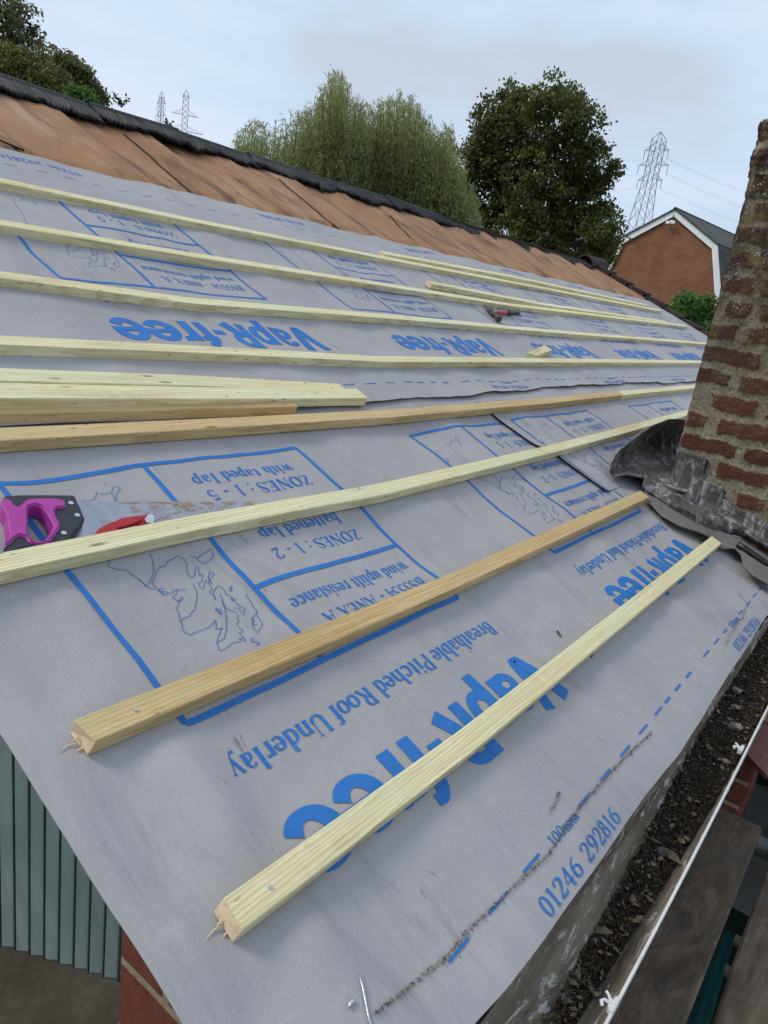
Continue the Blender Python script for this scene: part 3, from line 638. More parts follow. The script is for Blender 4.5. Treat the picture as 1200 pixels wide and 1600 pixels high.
# coast line of the zone map, measured on the first box (u, v in camera heights, then relative to the box)
def mp6(l): return [P(220 + x / 5.4545, 820 + y / 5.4545) for x, y in l]
def mp4(l): return [P(x / 4, 750 + y / 4) for x, y in l]
COAST = [mp6([(0,435),(30,460),(70,490),(110,500),(150,500),(180,530),(220,525),(260,545),(290,540),(290,515),(330,512),(400,515)]),
 mp6([(330,515),(320,550),(292,570),(290,590),(320,598),(325,610),(345,600),(375,580),(355,608),(335,620),(325,660),(335,700),(350,770),(365,800),(368,850),(400,890),(430,905),(470,885),(520,870),(560,855),(600,840),(645,795),(640,775),(655,780)]),
 mp6([(655,780),(660,830),(655,860),(690,855),(720,850),(695,870),(670,930),(655,990),(670,1020),(685,1065),(720,1050),(760,1020),(800,990),(850,980)]),
 mp6([(850,980),(870,960),(835,955),(880,940),(895,980),(880,930),(845,890),(885,880),(855,850),(830,810),(855,790),(835,760),(830,720),(800,700),(760,690),(720,660),(700,610)]),
 mp6([(105,460),(120,430),(140,400),(150,360),(185,330),(210,330),(240,290),(280,270),(330,245),(380,270),(405,300),(405,360),(430,400),(460,410)]),
 mp6([(105,460),(150,490)]), mp6([(80,240),(110,310),(120,380),(70,475)]), mp6([(430,240),(490,265),(540,300),(590,280),(620,260),(630,230),(610,190),(560,220),(490,262)]),
 mp6([(460,460),(490,520),(495,600),(480,680),(430,740),(350,785)]), mp6([(690,555),(725,650),(745,760),(745,860),(720,950),(655,990)]),
 mp6([(465,410),(480,340),(500,325),(520,400),(545,380),(540,440),(510,460),(530,500),(550,510),(570,430),(600,470),(620,520),(600,545),(640,570),(650,605),(640,520),(680,480),(720,520),(740,570)]),
 mp6([(600,460),(590,400),(600,360),(640,380),(620,420),(600,420),(620,470)]), mp6([(745,560),(790,590),(810,620),(850,660),(900,680),(890,740),(850,680),(800,680)]),
 mp6([(905,560),(930,600),(960,650),(1000,700),(980,740),(960,790),(970,850),(1000,905),(1030,860),(1040,810),(1010,760),(1000,710)]), mp6([(950,760),(985,790),(960,830),(1010,820)]),
 mp6([(770,540),(775,500),(790,490),(785,530),(770,540)]), mp6([(800,600),(790,600),(790,615),(820,610)]),
 mp4([(490,120),(530,100),(560,105),(600,90),(610,50),(650,65),(700,55),(715,20),(750,25),(760,40),(735,65),(730,125),(720,95),(705,55)]),
 mp4([(665,525),(720,545),(790,550),(840,580),(880,605),(930,635)]), mp4([(240,205),(235,235),(280,240),(285,205),(240,205)]), mp4([(290,350),(300,310),(325,290),(330,330),(300,350),(290,370)]),
 mp4([(500,128),(540,150),(560,210),(600,260),(640,330),(660,420),(700,470),(680,520)]),
]
CO_REL = [[(u - .705 * HC, v - .495 * HC) for u, v in c] for c in COAST]
def box_print(mb, u0, v0, sx, sy, Hf, keep, near):
    """zone box, in camera heights: 0.883 wide, 0.68 high"""
    f_ = HC
    def W(a, b): return (u0 + a * sx) * f_, (v0 + b * sy) * f_
    LWD = .013 * f_ if near else .011 * f_
    def line(a0_, b0_, a1_, b1_, w_=LWD):
        p, q = W(a0_, b0_), W(a1_, b1_); pts = densify([(p[0], p[1], w_), (q[0], q[1], w_)], .012)
        pts = [(x + .0035*HC * nf(x, y, 5., 7), y + .006*HC * nf(x, y, 9., 5), ww) for x, y, ww in pts]
        ribbon(mb, pts, Hf, keep=keep)
    line(0, 0, .883, 0); line(.883, 0, .883, .68); line(.883, .68, 0, .68); line(0, .68, 0, 0)
    line(.348, 0, .348, .68); line(.348, .232, .883, .232); line(.348, .462, .883, .462)
    def T(s, a0_, a1_, b0_, b1_, **k):
        p, q = W(a0_, b0_), W(a1_, b1_); text(mb, s, p[0], q[0], p[1], q[1], Hf, keep=keep, **k)
    T('ZONES : 1 - 5', .815, .445, .558, .517); T('with taped lap', .795, .44, .615, .577)
    T('ZONES : 1 - 2', .795, .468, .323, .286); T('battened lap', .77, .478, .388, .351)
    T('wind uplift resistance', .84, .395, .172, .134); T('BS5534 - ANEX A', .83, .44, .105, .062)
    for s, a_, b_ in (('3', .155, .298), ('4', .233, .208), ('5', .245, .105)):
        T(s, a_ + .007, a_ - .009, b_ + .008, b_ - .012)
    lw = .0011 if near else .0013
    for c in CO_REL:
        pts = [(u0 * f_ + x * sx, v0 * f_ + y * sy, lw) for x, y in c]
        if len(pts) > 2:
            q = []
            for i_, (a, b) in enumerate(zip(pts, pts[1:])):
                m_ = ((a[0]+b[0])/2 + .0035 * nf(a[0], a[1], 2., 90), (a[1]+b[1])/2 + .0035 * nf(b[0], b[1], 4., 90), lw); q += [a, m_]
            pts = q + [pts[-1]]
        ribbon(mb, densify(pts, .015), Hf, mi=2, keep=keep)
def cell(mb, ub, v_ph, v_dash, v_vb, v_vt, v_bb, v_bt, v0, sx, sy, Hf, keep, near=True, parts=None, vtop=None, per=1.483):
    """ub: u of the box's left edge"""
    f_ = HC
    if v_ph is not None:
        u = (ub + .335) * f_; text(mb, '01246 292816', u, u + .365 * sx * f_, (v_ph - .015) * f_, (v_ph + .019) * f_, Hf, keep=keep)
        dl = .062 * sx
        for k in range(9):
            a = ub + .115 * sx + k * .124 * sx * per / 1.483
            if k == 3: text(mb, '100mm', (a - .02) * f_, (a + .10 * sx) * f_, (v_dash - .014) * f_, (v_dash + .008) * f_, Hf, keep=keep)
            else: ribbon(mb, densify([(a*f_, v_dash*f_, .0036), ((a+dl)*f_, v_dash*f_, .0036)], .02), Hf, keep=keep)
        for k in range(3):
            a = ub + 1.20 * sx + k * .1 * sx; ribbon(mb, [(a*f_, v_dash*f_, .006*f_), ((a+.05)*f_, v_dash*f_, .006*f_)], Hf, keep=keep)
    if v_vb is not None: text(mb, 'VapR-free', (ub + .905 * sx) * f_, (ub + .005 * sx) * f_, v_vb * f_, v_vt * f_, Hf, font=GH, keep=keep, heavy=True, gap=-.02)
    if v_bb is not None: text(mb, 'Breathable Pitched Roof Underlay', (ub + .900 * sx) * f_, (ub + .012 * sx) * f_, v_bb * f_, v_bt * f_, Hf, keep=keep)
    if v0 is not None: box_print(mb, ub, v0, sx, sy, Hf, keep, near)
    if vtop is not None:
        vd, vp = vtop
        text(mb, '01246 292816', (ub + .70) * f_, (ub + .70 - .37 * sx) * f_, (vp + .03) * f_, (vp - .012) * f_, Hf, keep=keep)
        for k in range(11):
            a = ub + .02 + k * .135
            ribbon(mb, [(a*f_, vd*f_, .004*f_), ((a+.055)*f_, vd*f_, .004*f_)], Hf, keep=keep)
def us_line(u0, u1):
    o = []; u = u0
    while u < u1: o.append(u); u += .012 if u < 2.6 else (.018 if u < 4.5 else .03)
    return o + [u1]
def sheet(name, u0f, u1, v0f, v1, Hf, nv, printer, label, group=None, keep_all=None):
    mb = MB(); us = us_line(0, 1e-9)
    base_us = us_line(U0, u1); G_ = []
    vs_n = nv
    for u in base_us:
        row = []
        v0 = v0f(u)
        for j in range(vs_n + 1):
            v = v0 + (v1 - v0) * j / vs_n
            uu = u
            if u0f is not None:
                s = (u - U0) / (u1 - U0); ul = u0f(v); uu = ul + (u1 - ul) * s
            row.append((uu, v, Hf(uu, v)))
        G_.append(row)
    mb.grid(G_, 0)
    # a turned-down thickness at the open edges
    def skirt(row): mb.grid([row, [(x, y, z - .0012) for x, y, z in row]], 0)
    skirt([r_[0] for r_ in G_]); skirt(G_[0])
    printer(mb)
    o = mesh_obj(name, mb, [M_UND, M_INK, M_LINE], frame=ROOF, smooth=True)
    return tag(o, label, 'roofing underlay', group)
def pr1(mb):
    kp = lambda u, v: U0 < u < 8.3 and eave_v(u) + .002 < v < 1.30
    kp1 = lambda u, v: kp(u, v) and u < (patch_u(v) + .05 if v > .62 * HC else 9)
    for k in range(2):
        cell(mb, .705 + 1.483 * k, -.112 + .004*k, -.048, .270 + .034*k, .130 + .034*k, .402 + .008*k, .358 + .008*k, .495, 1.0, 1.0, H1, kp1, True)
    cell(mb, .705 - 1.483, -.112, -.048, None, None, None, None, None, 1.0, 1.0, H1, kp1, True)
sheet('roofing_underlay', None, U1, eave_v, 1.20, H1, 92, pr1, 'lowest grey underlay sheet running from the gutter up, with the largest blue print', 'lapped sheets of roofing underlay')
def pr3(mb):
    kp = lambda u, v: patch_u(v) < u < 8.3 and .64 * HC < v < 1.30
    for k in range(4):
        cell(mb, 3.0 + 1.57 * k, None, None, None, None, None, None, .505, 1.02, 1.0, H3, kp, False)
sheet('roofing_underlay', patch_u, U1, lambda u: .645 * HC, 1.24, H3, 44, pr3, 'short grey underlay sheet with a curling cut left edge, running behind the chimney', 'lapped sheets of roofing underlay')
def topv(u): return HC * interp(u / HC, [1.3, 2.0, 2.8, 3.4, 4.5, 5.6, 9.8], [3.41, 3.43, 3.41, 3.37, 3.385, 3.36, 3.40])
def pr2(mb):
    kp = lambda u, v: U0 < u < 8.3 and lap2_v(u) + .003 < v < 3.42 * HC
    for k in range(-1, 6):
        cell(mb, 1.36 + 1.512 * k, 1.440, 1.497, 1.915, 1.748, 2.075, 2.018, 2.160, 1.05, 1.09, H2, kp, k < 1, vtop=(3.195, 3.290))
sheet('roofing_underlay', None, U1, lap2_v, 3.395 * HC, H2, 118, pr2, 'upper grey underlay sheet reaching from the middle of the roof to the brown felt', 'lapped sheets of roofing underlay')

# ------------------------------------------------------------------ battens
def batten(pts, label, mat, group, h=0.0, width=.038, thick=.025, rough_end=False, name='roof_batten', h1=None, top=False):
    """pts: measured points of the lower (down-slope) contact edge; h: height of its underside at the two ends"""
    h1 = h if h1 is None else h1
    n = len(pts); q = [P(x, y, (h + (h1 - h) * i / max(1, n - 1)) + (thick if top else 0)) for i, (x, y) in enumerate(pts)]
    a, b = np.array(q[0]), np.array(q[-1]); Lb = float(np.linalg.norm(b - a)); yaw = math.atan2(b[1] - a[1], b[0] - a[0])
    ca, sa = math.cos(yaw), math.sin(yaw)
    fr = roof_frame(a[0], a[1], h, yaw, 0, -math.atan2(h1 - h, Lb))
    xs = [((p_[0]-a[0])*ca + (p_[1]-a[1])*sa) for p_ in q]; ys = [(-(p_[0]-a[0])*sa + (p_[1]-a[1])*ca) for p_ in q]
    m_ = MB(); c = .0016; N = max(8, int(Lb / .05)); seed = random.random() * 50
    prof = [(0, c), (c, 0), (width - c, 0), (width, c), (width, thick - c), (width - c, thick), (c, thick), (0, thick - c)]
    rows = []
    for i in range(N + 1):
        x = Lb * i / N; yo = interp(x, xs, ys) if n > 2 else 0.0
        r_ = []
        for (py, pz) in prof:
            jx = 0
            if rough_end and i == 0: jx = .007 * nf(py * 90, pz * 90, seed) * 1.5
            r_.append((x + jx, py + yo + .0006 * nf(x * 6, py * 40, seed), pz + .0005 * nf(x * 7, pz * 50, seed + 9)))
        rows.append(r_ + [r_[0]])
    vs = [p_ for r_ in rows for p_ in r_[:8]]; fs = []
    for i in range(N):
        for k in range(8): fs.append((i*8+k, (i+1)*8+k, (i+1)*8+(k+1)%8, i*8+(k+1)%8))
    m_.add(vs, fs, 0)
    m_.add([rows[0][k] for k in range(8)], [tuple(range(8))], 1); m_.add([rows[-1][k] for k in range(8)], [tuple(range(8))[::-1]], 1)
    root = empty(name, mat=fr, label=label, cat='roof batten' if name == 'roof_batten' else 'offcut', group=group)
    o = mesh_obj('timber', m_, [mat, M_END]); o.parent = root
    return root, Lb
def nail_in(root, x, y=.019, z=.025, lean=0.0):
    m_ = MB(); m_.tube([(0, 0, -.004), (0, 0, .0012)], .0012, 8); m_.tube([(0, 0, .0010), (0, 0, .0020)], .0026, 10)
    o = mesh_obj('nail', m_, M_STEEL); o.parent = root; o.location = (x, y, z); return o
def splinter(root):
    m_ = MB()
    for k in range(2):
        y = .012 + .012 * k; z = .002 + .004 * (k % 3); l = .004 + .006 * random.random()
        m_.tube([(0.002, y, z), (-l * .6, y + .002 * (random.random() - .5), z - .001), (-l, y + .004 * (random.random() - .5), z - .003)], [.0016, .0011, .0003], 5)
    m_.tube([(0, .020, .003), (-.010, .023, .001), (-.022, .020, 0.0)], [.0012, .0009, .0003], 5)
    o = mesh_obj('splinters', m_, M_END); o.parent = root
GB = 'roof battens fixed across the underlay'
b, l_ = batten([(365, 1474), (740, 1180), (1120, 858)], 'pale lowest batten laid across the big blue lettering, with splintered left end', M_PALE, GB, rough_end=True)
nail_in(b, .055, .017); nail_in(b, l_ - .1); splinter(b)
b, l_ = batten([(134, 1183), (400, 1068), (700, 935), (1008, 786)], 'tan batten second from the gutter, with a knotty splintered left end', M_TAN, GB, rough_end=True)
nail_in(b, .07, .018); splinter(b)
m_ = MB()
b, l_ = batten([(-150, 949), (0, 915), (300, 846), (600, 784.5), (847, 720)], 'pale green batten with the purple saw handle behind its left end', M_PALE, GB); nail_in(b, .9)
batten([(848.5, 719.6), (960, 688), (1080, 652)], 'pale green batten passing behind the lifted lead flashing', M_PALE, GB)
batten([(-170, 719), (0, 708), (300, 687), (600, 664), (850, 639), (969, 624.5)], 'long tan brown batten just below the loose pile of timber', M_TAN, GB)
batten([(970.5, 624.3), (1090, 611), (1180, 600)], 'pale batten piece continuing the tan brown one up to the chimney', M_PALE, GB)
batten([(-170, 550), (0, 556), (300, 565), (600, 576), (905, 573)], 'pale batten directly under the row of large blue words, left piece', M_PALE, GB)
batten([(906.5, 573), (1100, 571.5), (1200, 571)], 'pale batten directly under the row of large blue words, right piece ending at the chimney', M_PALE, GB)
batten([(-160, 437), (0, 450), (300, 487), (638, 509)], 'pale batten directly above the row of large blue words, left piece', M_PALE, GB)
batten([(640, 509.2), (900, 529), (1107, 542)], 'pale batten just below the hammer, running right to the verge', M_PALE, GB)
batten([(-160, 341), (0, 366), (300, 413), (568, 451)], 'pale batten second from the top, left piece with a dark knot on its face', M_PALE, GB)
batten([(570, 451.3), (800, 485), (1072, 514)], 'pale batten just above the hammer, running right to the verge', M_PALE, GB)
batten([(-170, 261), (0, 298), (300, 357), (680, 427)], 'pale topmost batten, left piece below the brown felt', M_PALE, GB)
batten([(682, 427.4), (860, 459), (1032, 490)], 'pale topmost batten, right piece with a loose batten lying above it', M_PALE, GB)
GL = 'loose battens lying on the roof'
batten([(598, 404), (800, 439), (1012, 482)], 'thin loose batten lying just above the right piece of the topmost batten', M_PALE, GL)
batten([(672, 451), (850, 483), (1042, 508)], 'loose batten lying between the two highest batten rows above the hammer', M_PALE, GL)
batten([(-200, 672), (0, 665), (250, 656), (460, 648)], 'lowest and shortest loose batten of the pile at the left edge', M_TAN, GL)
batten([(-200, 640), (0, 644), (300, 641), (569, 634)], 'loose pale batten on top of the pile at the left edge, reaching furthest right', M_PALE, GL, h=.026, h1=.003, width=.050)
batten([(-200, 582), (0, 598), (300, 604), (545, 613)], 'loose pale batten at the back of the pile at the left edge', M_PALE, GL, h=.026, h1=.003, width=.045, top=True)
# offcut block lying across the middle of the roof
u, v = P(846, 559); fr = roof_frame(u - .02, v, 0, .25)
root = empty('timber_offcut', mat=fr, label='short sawn block of batten lying on the blue lettering', cat='offcut')
m_ = MB(); m_.add([(-.12,0,0),(.17,-.01,0),(.17,.036,0),(-.16,.036,0),(-.12,0,.027),(.17,-.01,.027),(.17,.036,.027),(-.16,.036,.027)],
                  [(0,3,2,1),(4,5,6,7),(0,1,5,4),(1,2,6,5),(2,3,7,6),(3,0,4,7)])
o = mesh_obj('timber', m_, M_PALE, bevel=.002); o.parent = root

# ------------------------------------------------------------------ old felt between underlay and ridge
def Hfelt(u, v):
    t = (u - RAF0) / RSP; fr_ = t % 1.0; k = math.floor(t)
    amp = .029 + .011 * math.sin(k * 2.3)
    s = (1 - fr_) ** .9 * (1 - math.exp(-fr_ / .07)) * 1.25
    q_ = (t * 2 + .3) % 1.0; s += .28 * (1 - q_) * (1 - math.exp(-q_ / .05))
    top = max(0.0, (v - (VR - .16)) / .16)
    return -amp * s * (1 - .2 * top) + .012 + .004 * nf(u, v, 2., 5) + .002 * nf(u, v, 4., 14)
m_ = MB(); rows = []; u = U0
while u < U1 - .02:
    rows.append([(u, v, Hfelt(u, v) - (.016 if v < 3.45 * HC else 0) ) for v in np.linspace(3.28 * HC, VR + .02, 26)]); u += .016
m_.grid(rows)
tag(mesh_obj('roofing_felt', m_, M_FELT, frame=ROOF, smooth=True), 'old orange brown sarking felt sagging between rafters below the ridge', 'roofing felt')
# seams: strips where two widths of felt lap
for i, (xa, ya_, xb, yb) in enumerate([(195, 208, 313, 308), (435, 280, 530, 357), (610, 335, 648, 372), (-60, 190, 35, 236)]):
    a = P(xa, ya_); b_ = P(xb, yb); m_ = MB(); r1, r2 = [], []
    for k in range(25):
        t = k / 24; u, v = a[0] + (b_[0]-a[0])*t + .004*nf(t*9, i), a[1] + (b_[1]-a[1])*t
        r1.append((u - .004, v, Hfelt(u - .004, v) + .006)); r2.append((u + .006, v, Hfelt(u + .006, v) + .003))
    m_.grid([[(x, y, z - .007) for x, y, z in r1], r1, r2, [(x, y, z - .007) for x, y, z in r2]])
    tag(mesh_obj('lap_strip', m_, M_DARKWOOD, frame=ROOF), ['dark lap strip on the felt nearest the left pylons', 'dark lap strip on the felt below the willow', 'dark lap strip on the felt furthest right', 'dark lap strip at the left end of the felt'][i], 'lap strip', 'dark lap strips on the brown felt')

# ------------------------------------------------------------------ ridge roll
tops = [(-140, 66), (0, 113), (137, 161), (275, 202), (387, 240), (480, 270), (600, 305), (775, 370), (900, 402), (925, 410)]
tw = [aty(x, y, YR) for x, y in tops]
TX = [float(q[0]) for q in tw]; TZ = [float(q[2]) for q in tw]; TX[0] = U0 + .01
def rtop(x): return interp(x, TX, TZ)
RIDGE_LABELS = ['pleated black ridge roll at the far left end of the ridge', 'pleated black ridge roll in front of the left pylons, its right end stepped up',
                'pleated black ridge roll just left of the willow', 'pleated black ridge roll below the left half of the willow', 'pleated black ridge roll in front of the willow\'s middle',
                'pleated black ridge roll between the willow and the round maple', 'pleated black ridge roll below the round maple, ending at the ridge tile']
js = [TX[0], TX[2], TX[3], TX[4], TX[5], TX[6], TX[7], TX[9]]
for i in range(7):
    x0, x1 = js[i], js[i+1]; m_ = MB(); rows = []; x = x0; stp = .0032 if x1 < 5 else .006
    lift = (.006 if i % 2 else -.002)
    end = x1 + .012
    while x <= end:
        hem = .116 + .055 * nf(x * 4, i, 3.) + .020 * nf(x * 17, i, 8.) - .02 * math.exp(-((x - (x0 + x1) / 2) / .12) ** 2)
        pl = math.sin(2 * math.pi * x / .019 + 5.0 * nf(x * 11, 0, i)) * (.75 + .8 * nf(x * 23, 4., i)) + .8 * nf(x * 130, 1., i); zt = rtop(x) + lift
        row = []
        for (yy, zz, aa) in [(.055, -.05, .5), (.030, -.012, .6), (.022, .0, .1), (-.006, .001, .1), (-.016, -.006, .15), (-.024, -.016, .8), (-.048, -.026, 1.0), (-.076, -.042, 1.1), (-.100, -.058, 1.3), (-.116, -.074, 1.5)]:
            s = hem / .105 if yy < -.02 else 1.0
            off = aa * .0070 * pl; sk = .035 * nf(x * 7, yy * 8, 5.) * (abs(yy) / .1)
            row.append((x + sk, YR + yy * s * .92 - off * .6 , zt + zz * s + off * .7))
        row[-1] = (row[-1][0], row[-1][1] + .010 * nf(x * 95, 3., i) - .004, row[-1][2] + .008 * nf(x * 120, 7., i)); row.append((row[-1][0], row[-1][1] + .014, row[-1][2] - .004))
        rows.append(row); x += stp
    m_.grid(rows)
    o = mesh_obj('ridge_roll', m_, M_BLACK, smooth=True)
    tag(o, RIDGE_LABELS[i], 'ridge roll', 'pleated black ridge rolls along the ridge')
# ridge batten carrying the roll (dark, under the pleats)
m_ = MB(); m_.box((U0 + .05, YR - .02, ZR - .03), (U1 - .1, YR + .02, ZR + .022))
hm('ridge_batten', m_, M_DARKWOOD)
# half round ridge tile at the right end
c0 = aty(930, 412, YR); m_ = MB(); rows = []
for k in range(15):
    a = math.pi * k / 14
    rows.append([(c0[0] - .32, YR + .115 * math.cos(a), ZR - .03 + .115 * math.sin(a)), (c0[0] + .14, YR + .115 * math.cos(a), ZR - .03 + .125 * math.sin(a)),
                 (c0[0] + .14, YR + .098 * math.cos(a), ZR - .03 + .108 * math.sin(a)), (c0[0] - .32, YR + .098 * math.cos(a), ZR - .03 + .10 * math.sin(a))])
    rows[-1].append(rows[-1][0])
m_.grid(rows, 0); rt = empty('ridge_tile', (c0[0], YR, ZR), 'dark half-round ridge tile at the right end of the ridge', 'ridge tile')
child('tile_body', m_, M_CLAY, rt, smooth=False)
m_ = MB(); m_.tube([(c0[0] + .145, YR + .105 * math.cos(math.pi * k / 14), ZR - .028 + .115 * math.sin(math.pi * k / 14)) for k in range(15)], .009, 6)
child('mortar_rim', m_, M_STONE, rt)
# verge tiles down the right edge
vl = VR - .05; k = 0
VL = ['next to the ridge tile', 'second down from the ridge tile', 'third down from the ridge tile', 'fourth down from the ridge tile', 'fifth down from the ridge tile', 'sixth down from the ridge tile', 'seventh down from the ridge tile', 'lowest one seen left of the chimney']
while k < 8:
    m_ = MB(); v1_, v0_ = vl - k * .235, vl - (k + 1) * .235 - .03; u = U1 - .08
    hh = .045 if k < 4 else .028
    m_.add([(u,v0_,.004),(u+.13,v0_,.004),(u+.13,v1_,.0),(u,v1_,.0),(u,v0_,hh+.014),(u+.13,v0_,hh+.014),(u+.13,v1_,hh-.006),(u,v1_,hh-.006)],
           [(0,3,2,1),(4,5,6,7),(0,1,5,4),(1,2,6,5),(2,3,7,6),(3,0,4,7)])
    m_.add([(u+.112,v0_,-.10),(u+.128,v0_,-.10),(u+.128,v1_,-.10),(u+.112,v1_,-.10),(u+.112,v0_,.003),(u+.128,v0_,.003),(u+.128,v1_,-.001),(u+.112,v1_,-.001)],
           [(0,3,2,1),(4,5,6,7),(0,1,5,4),(1,2,6,5),(2,3,7,6),(3,0,4,7)])
    tag(mesh_obj('verge_tile', m_, M_CLAY, frame=ROOF, bevel=.003), 'dark verge tile on the right roof edge, ' + VL[k], 'verge tile', 'verge tiles down the right roof edge'); k += 1

# ------------------------------------------------------------------ chimney
XC = 2.81
yc0 = float(atx(1060, 700, XC)[1]); ztop = float(atx(1188, 188, XC)[2])
chim = empty('chimney_stack', (XC, yc0, 0), 'weathered red brick chimney stack with lichen, rising through the roof at the right', 'chimney')
YW, XD = .60, .46; Z0 = -.35
BH, BL = .0795, .222
def chim_face(face, n_h, n_v):
    """dense sheet of one side; returns vertices, quads, brick mask, brick number"""
    V, A, I = [], [], []
    W_ = YW if face in 'we' else XD
    for j in range(n_v + 1):
        z = Z0 + (ztop - Z0) * j / n_v
        for i in range(n_h + 1):
            s = W_ * i / n_h
            zz = z + .007 * mnoise.noise(Vector((s * 9, z * 9, 1.))) + .004 * mnoise.noise(Vector((s * 30, z * 30, 2.)))
            ss = s + .010 * mnoise.noise(Vector((s * 11, z * 11, 5.))) + .005 * mnoise.noise(Vector((s * 34, z * 34, 6.)))
            rowi = math.floor((zz + .023) / BH); fz = (zz + .023) / BH - rowi
            L_ = BL if rowi % 2 else BL * 1.0
            xo = (ss + (.111 if rowi % 2 else 0.0) + .02 * math.sin(rowi * 1.7)) / BL; bi = math.floor(xo); fx = xo - bi
            if (rowi * 7 + bi * 3) % 5 == 0: fx = (fx * 2) % 1.0; hl = BL / 2
            else: hl = BL
            dz = min(fz, 1 - fz) * BH; dx = min(fx, 1 - fx) * hl
            rag = .0075 * mnoise.noise(Vector((s * 20, z * 20, 11.))) + .005 * mnoise.noise(Vector((s * 60, z * 60, 12.)))
            d = min(dz - .0125, dx - .0145) + rag
            d = max(-.008, min(.008, d)); b_ = .5 + d / .016
            smear = mnoise.noise(Vector((s * 7, z * 7, 21.)))
            if z < .22: b_ -= max(0, smear - .05) * 1.2 + (.22 - z) * .9
            else: b_ -= max(0, smear - .08) * 1.6
            A.append(b_); I.append((math.sin(rowi * 12.9898 + bi * 78.233) * 43758.5453) % 1.0)
            out_ = .0038 * max(0, min(1, b_ * 1.6 - .3)) + .0022 * mnoise.noise(Vector((s * 40, z * 40, 31.))) + .0025 * mnoise.noise(Vector((s * 110, z * 110, 33.)))
            if z > ztop - .17: out_ += .016 + .014 * mnoise.noise(Vector((s * 22, z * 22, 41.))) + .008 * mnoise.noise(Vector((s * 60, z * 60, 43.)))
            if ztop - .235 < z <= ztop - .17: out_ += .006
            edge = min(s, W_ - s); 
            if edge < .006: out_ *= .6
            if face == 'w': V.append((XC - out_, yc0 - s + (out_ * .6 if i == 0 else 0), z))
            elif face == 'n': V.append((XC + s - (out_ if i == 0 else 0), yc0 + out_ * .8, z))
            elif face == 'e': V.append((XC + XD + out_, yc0 - YW + s, z))
            else: V.append((XC + XD - s, yc0 - YW - out_, z))
    F = np.array([[j*(n_h+1)+i, j*(n_h+1)+i+1, (j+1)*(n_h+1)+i+1, (j+1)*(n_h+1)+i] for j in range(n_v) for i in range(n_h)])
    if face in 'we' or True: F = F[:, ::-1] if face in 'wnes' else F
    return np.array(V), F, A, I
VV, FF, AA, II, o_ = [], [], [], [], 0
for face, nh, nv in (('w', 130, 380), ('n', 60, 190), ('e', 24, 90), ('s', 24, 90)):
    V, F, A, I = chim_face(face, nh, nv); VV.append(V); FF.append(F + o_); AA += A; II += I; o_ += len(V)
V = np.vstack(VV); F = np.vstack(FF)
o = np_mesh('brickwork', V - np.array([XC, yc0, 0]), F, M_CHIM, chim, AA)
a_ = o.data.attributes.new('idn', 'FLOAT', 'POINT'); a_.data.foreach_set('value', np.asarray(II, np.float32))
bm = bmesh.new(); bm.from_mesh(o.data); bmesh.ops.recalc_face_normals(bm, faces=bm.faces); bm.to_mesh(o.data); bm.free()
o.data.polygons.foreach_set('use_smooth', [True] * len(o.data.polygons))
m_ = MB(); rows = []
for i in range(14):
    rows.append([(XC - .012 + (XD + .024) * i / 13, yc0 + .012 - (YW + .024) * j / 13, ztop - .012 + .05 * math.sin(math.pi * i / 13) * math.sin(math.pi * j / 13) + .014 * nf(i * .8, j * .8, 3.)) for j in range(14)])
m_.grid(rows); child('mortar_cap', m_, simple('lichened_mortar', (.12, .11, .07), .95, .1, 0, .6, 22, .8), chim, smooth=True)

# lead work
def lerp2(A, B, t): return tuple(a + (b - a) * t for a, b in zip(A, B))
def resample(pts, n):
    d = [0]
    for a, b in zip(pts, pts[1:]): d.append(d[-1] + math.dist(a[:2], b[:2]))
    return [tuple(float(np.interp(d[-1] * i / (n - 1), d, [p[k] for p in pts])) for k in range(len(pts[0]))) for i in range(n)]
def loft(name, T_, B_, mid, mat, par, n=40, m=18, th=.003, nzs=(.004, 14), seed=1.):
    """T_, B_: rim lines (x, y measured, height over roof); mid(s,t): extra height between them"""
    A, B = resample(T_, n), resample(B_, n); rows = []
    for i in range(n):
        row = []
        for j in range(m):
            t = j / (m - 1); x, y, h = lerp2(A[i], B[i], t); h = max(.011, h + mid(i / (n - 1), t) + nzs[0] * nf(i * .35 * nzs[1] / 14, j * .4, seed) * math.sin(math.pi * min(max(t, .05), .95)))
            row.append(PW(x, y, h))
        rows.append(row)
    mb_ = MB(); mb_.grid(rows); o = child(name, mb_, mat, par, smooth=True)
    md = o.modifiers.new('thickness', 'SOLIDIFY'); md.thickness = th; md.offset = 0
    return o
# raised saddle, a lifted bowl of lead left of the stack
Trim = [(953, 736, .030), (955, 722, .045), (965, 706, .060), (982, 692, .085), (1000, 677, .11), (1022, 664, .135), (1046, 655, .155), (1078, 656, .165)]
Brim = [(957, 745, .022), (978, 742, .030), (1000, 746, .032), (1016, 752, .028), (1030, 760, .028), (1046, 766, .03), (1062, 768, .035), (1075, 770, .04)]
loft('lead_saddle', Trim, Brim, lambda s, t: -.085 * math.sin(math.pi * t) ** .8 * min(1, s * 1.6 + .15), M_LEAD, chim, 54, 26, .004, (.012, 22))
m_ = MB()
Ta = [(1008, 741, .034), (1030, 752, .036), (1060, 772, .05), (1090, 790, .055), (1135, 803, .060), (1170, 828, .065), (1215, 862, .07)]
Tc = [(1052, 752, .02), (1068, 762, .03), (1095, 782, .05), (1120, 792, .06), (1150, 806, .065), (1180, 832, .07), (1220, 855, .075)]
Tb = [(1003, 762, .020), (1028, 779, .020), (1055, 798, .022), (1092, 820, .024), (1135, 833, .028), (1160, 838, .030), (1215, 872, .034)]
loft('lead_apron', Ta, Tb, lambda s, t: .010 * math.sin(math.pi * t), M_LEAD, chim, 60, 12, .003, (.006, 18), 4.)
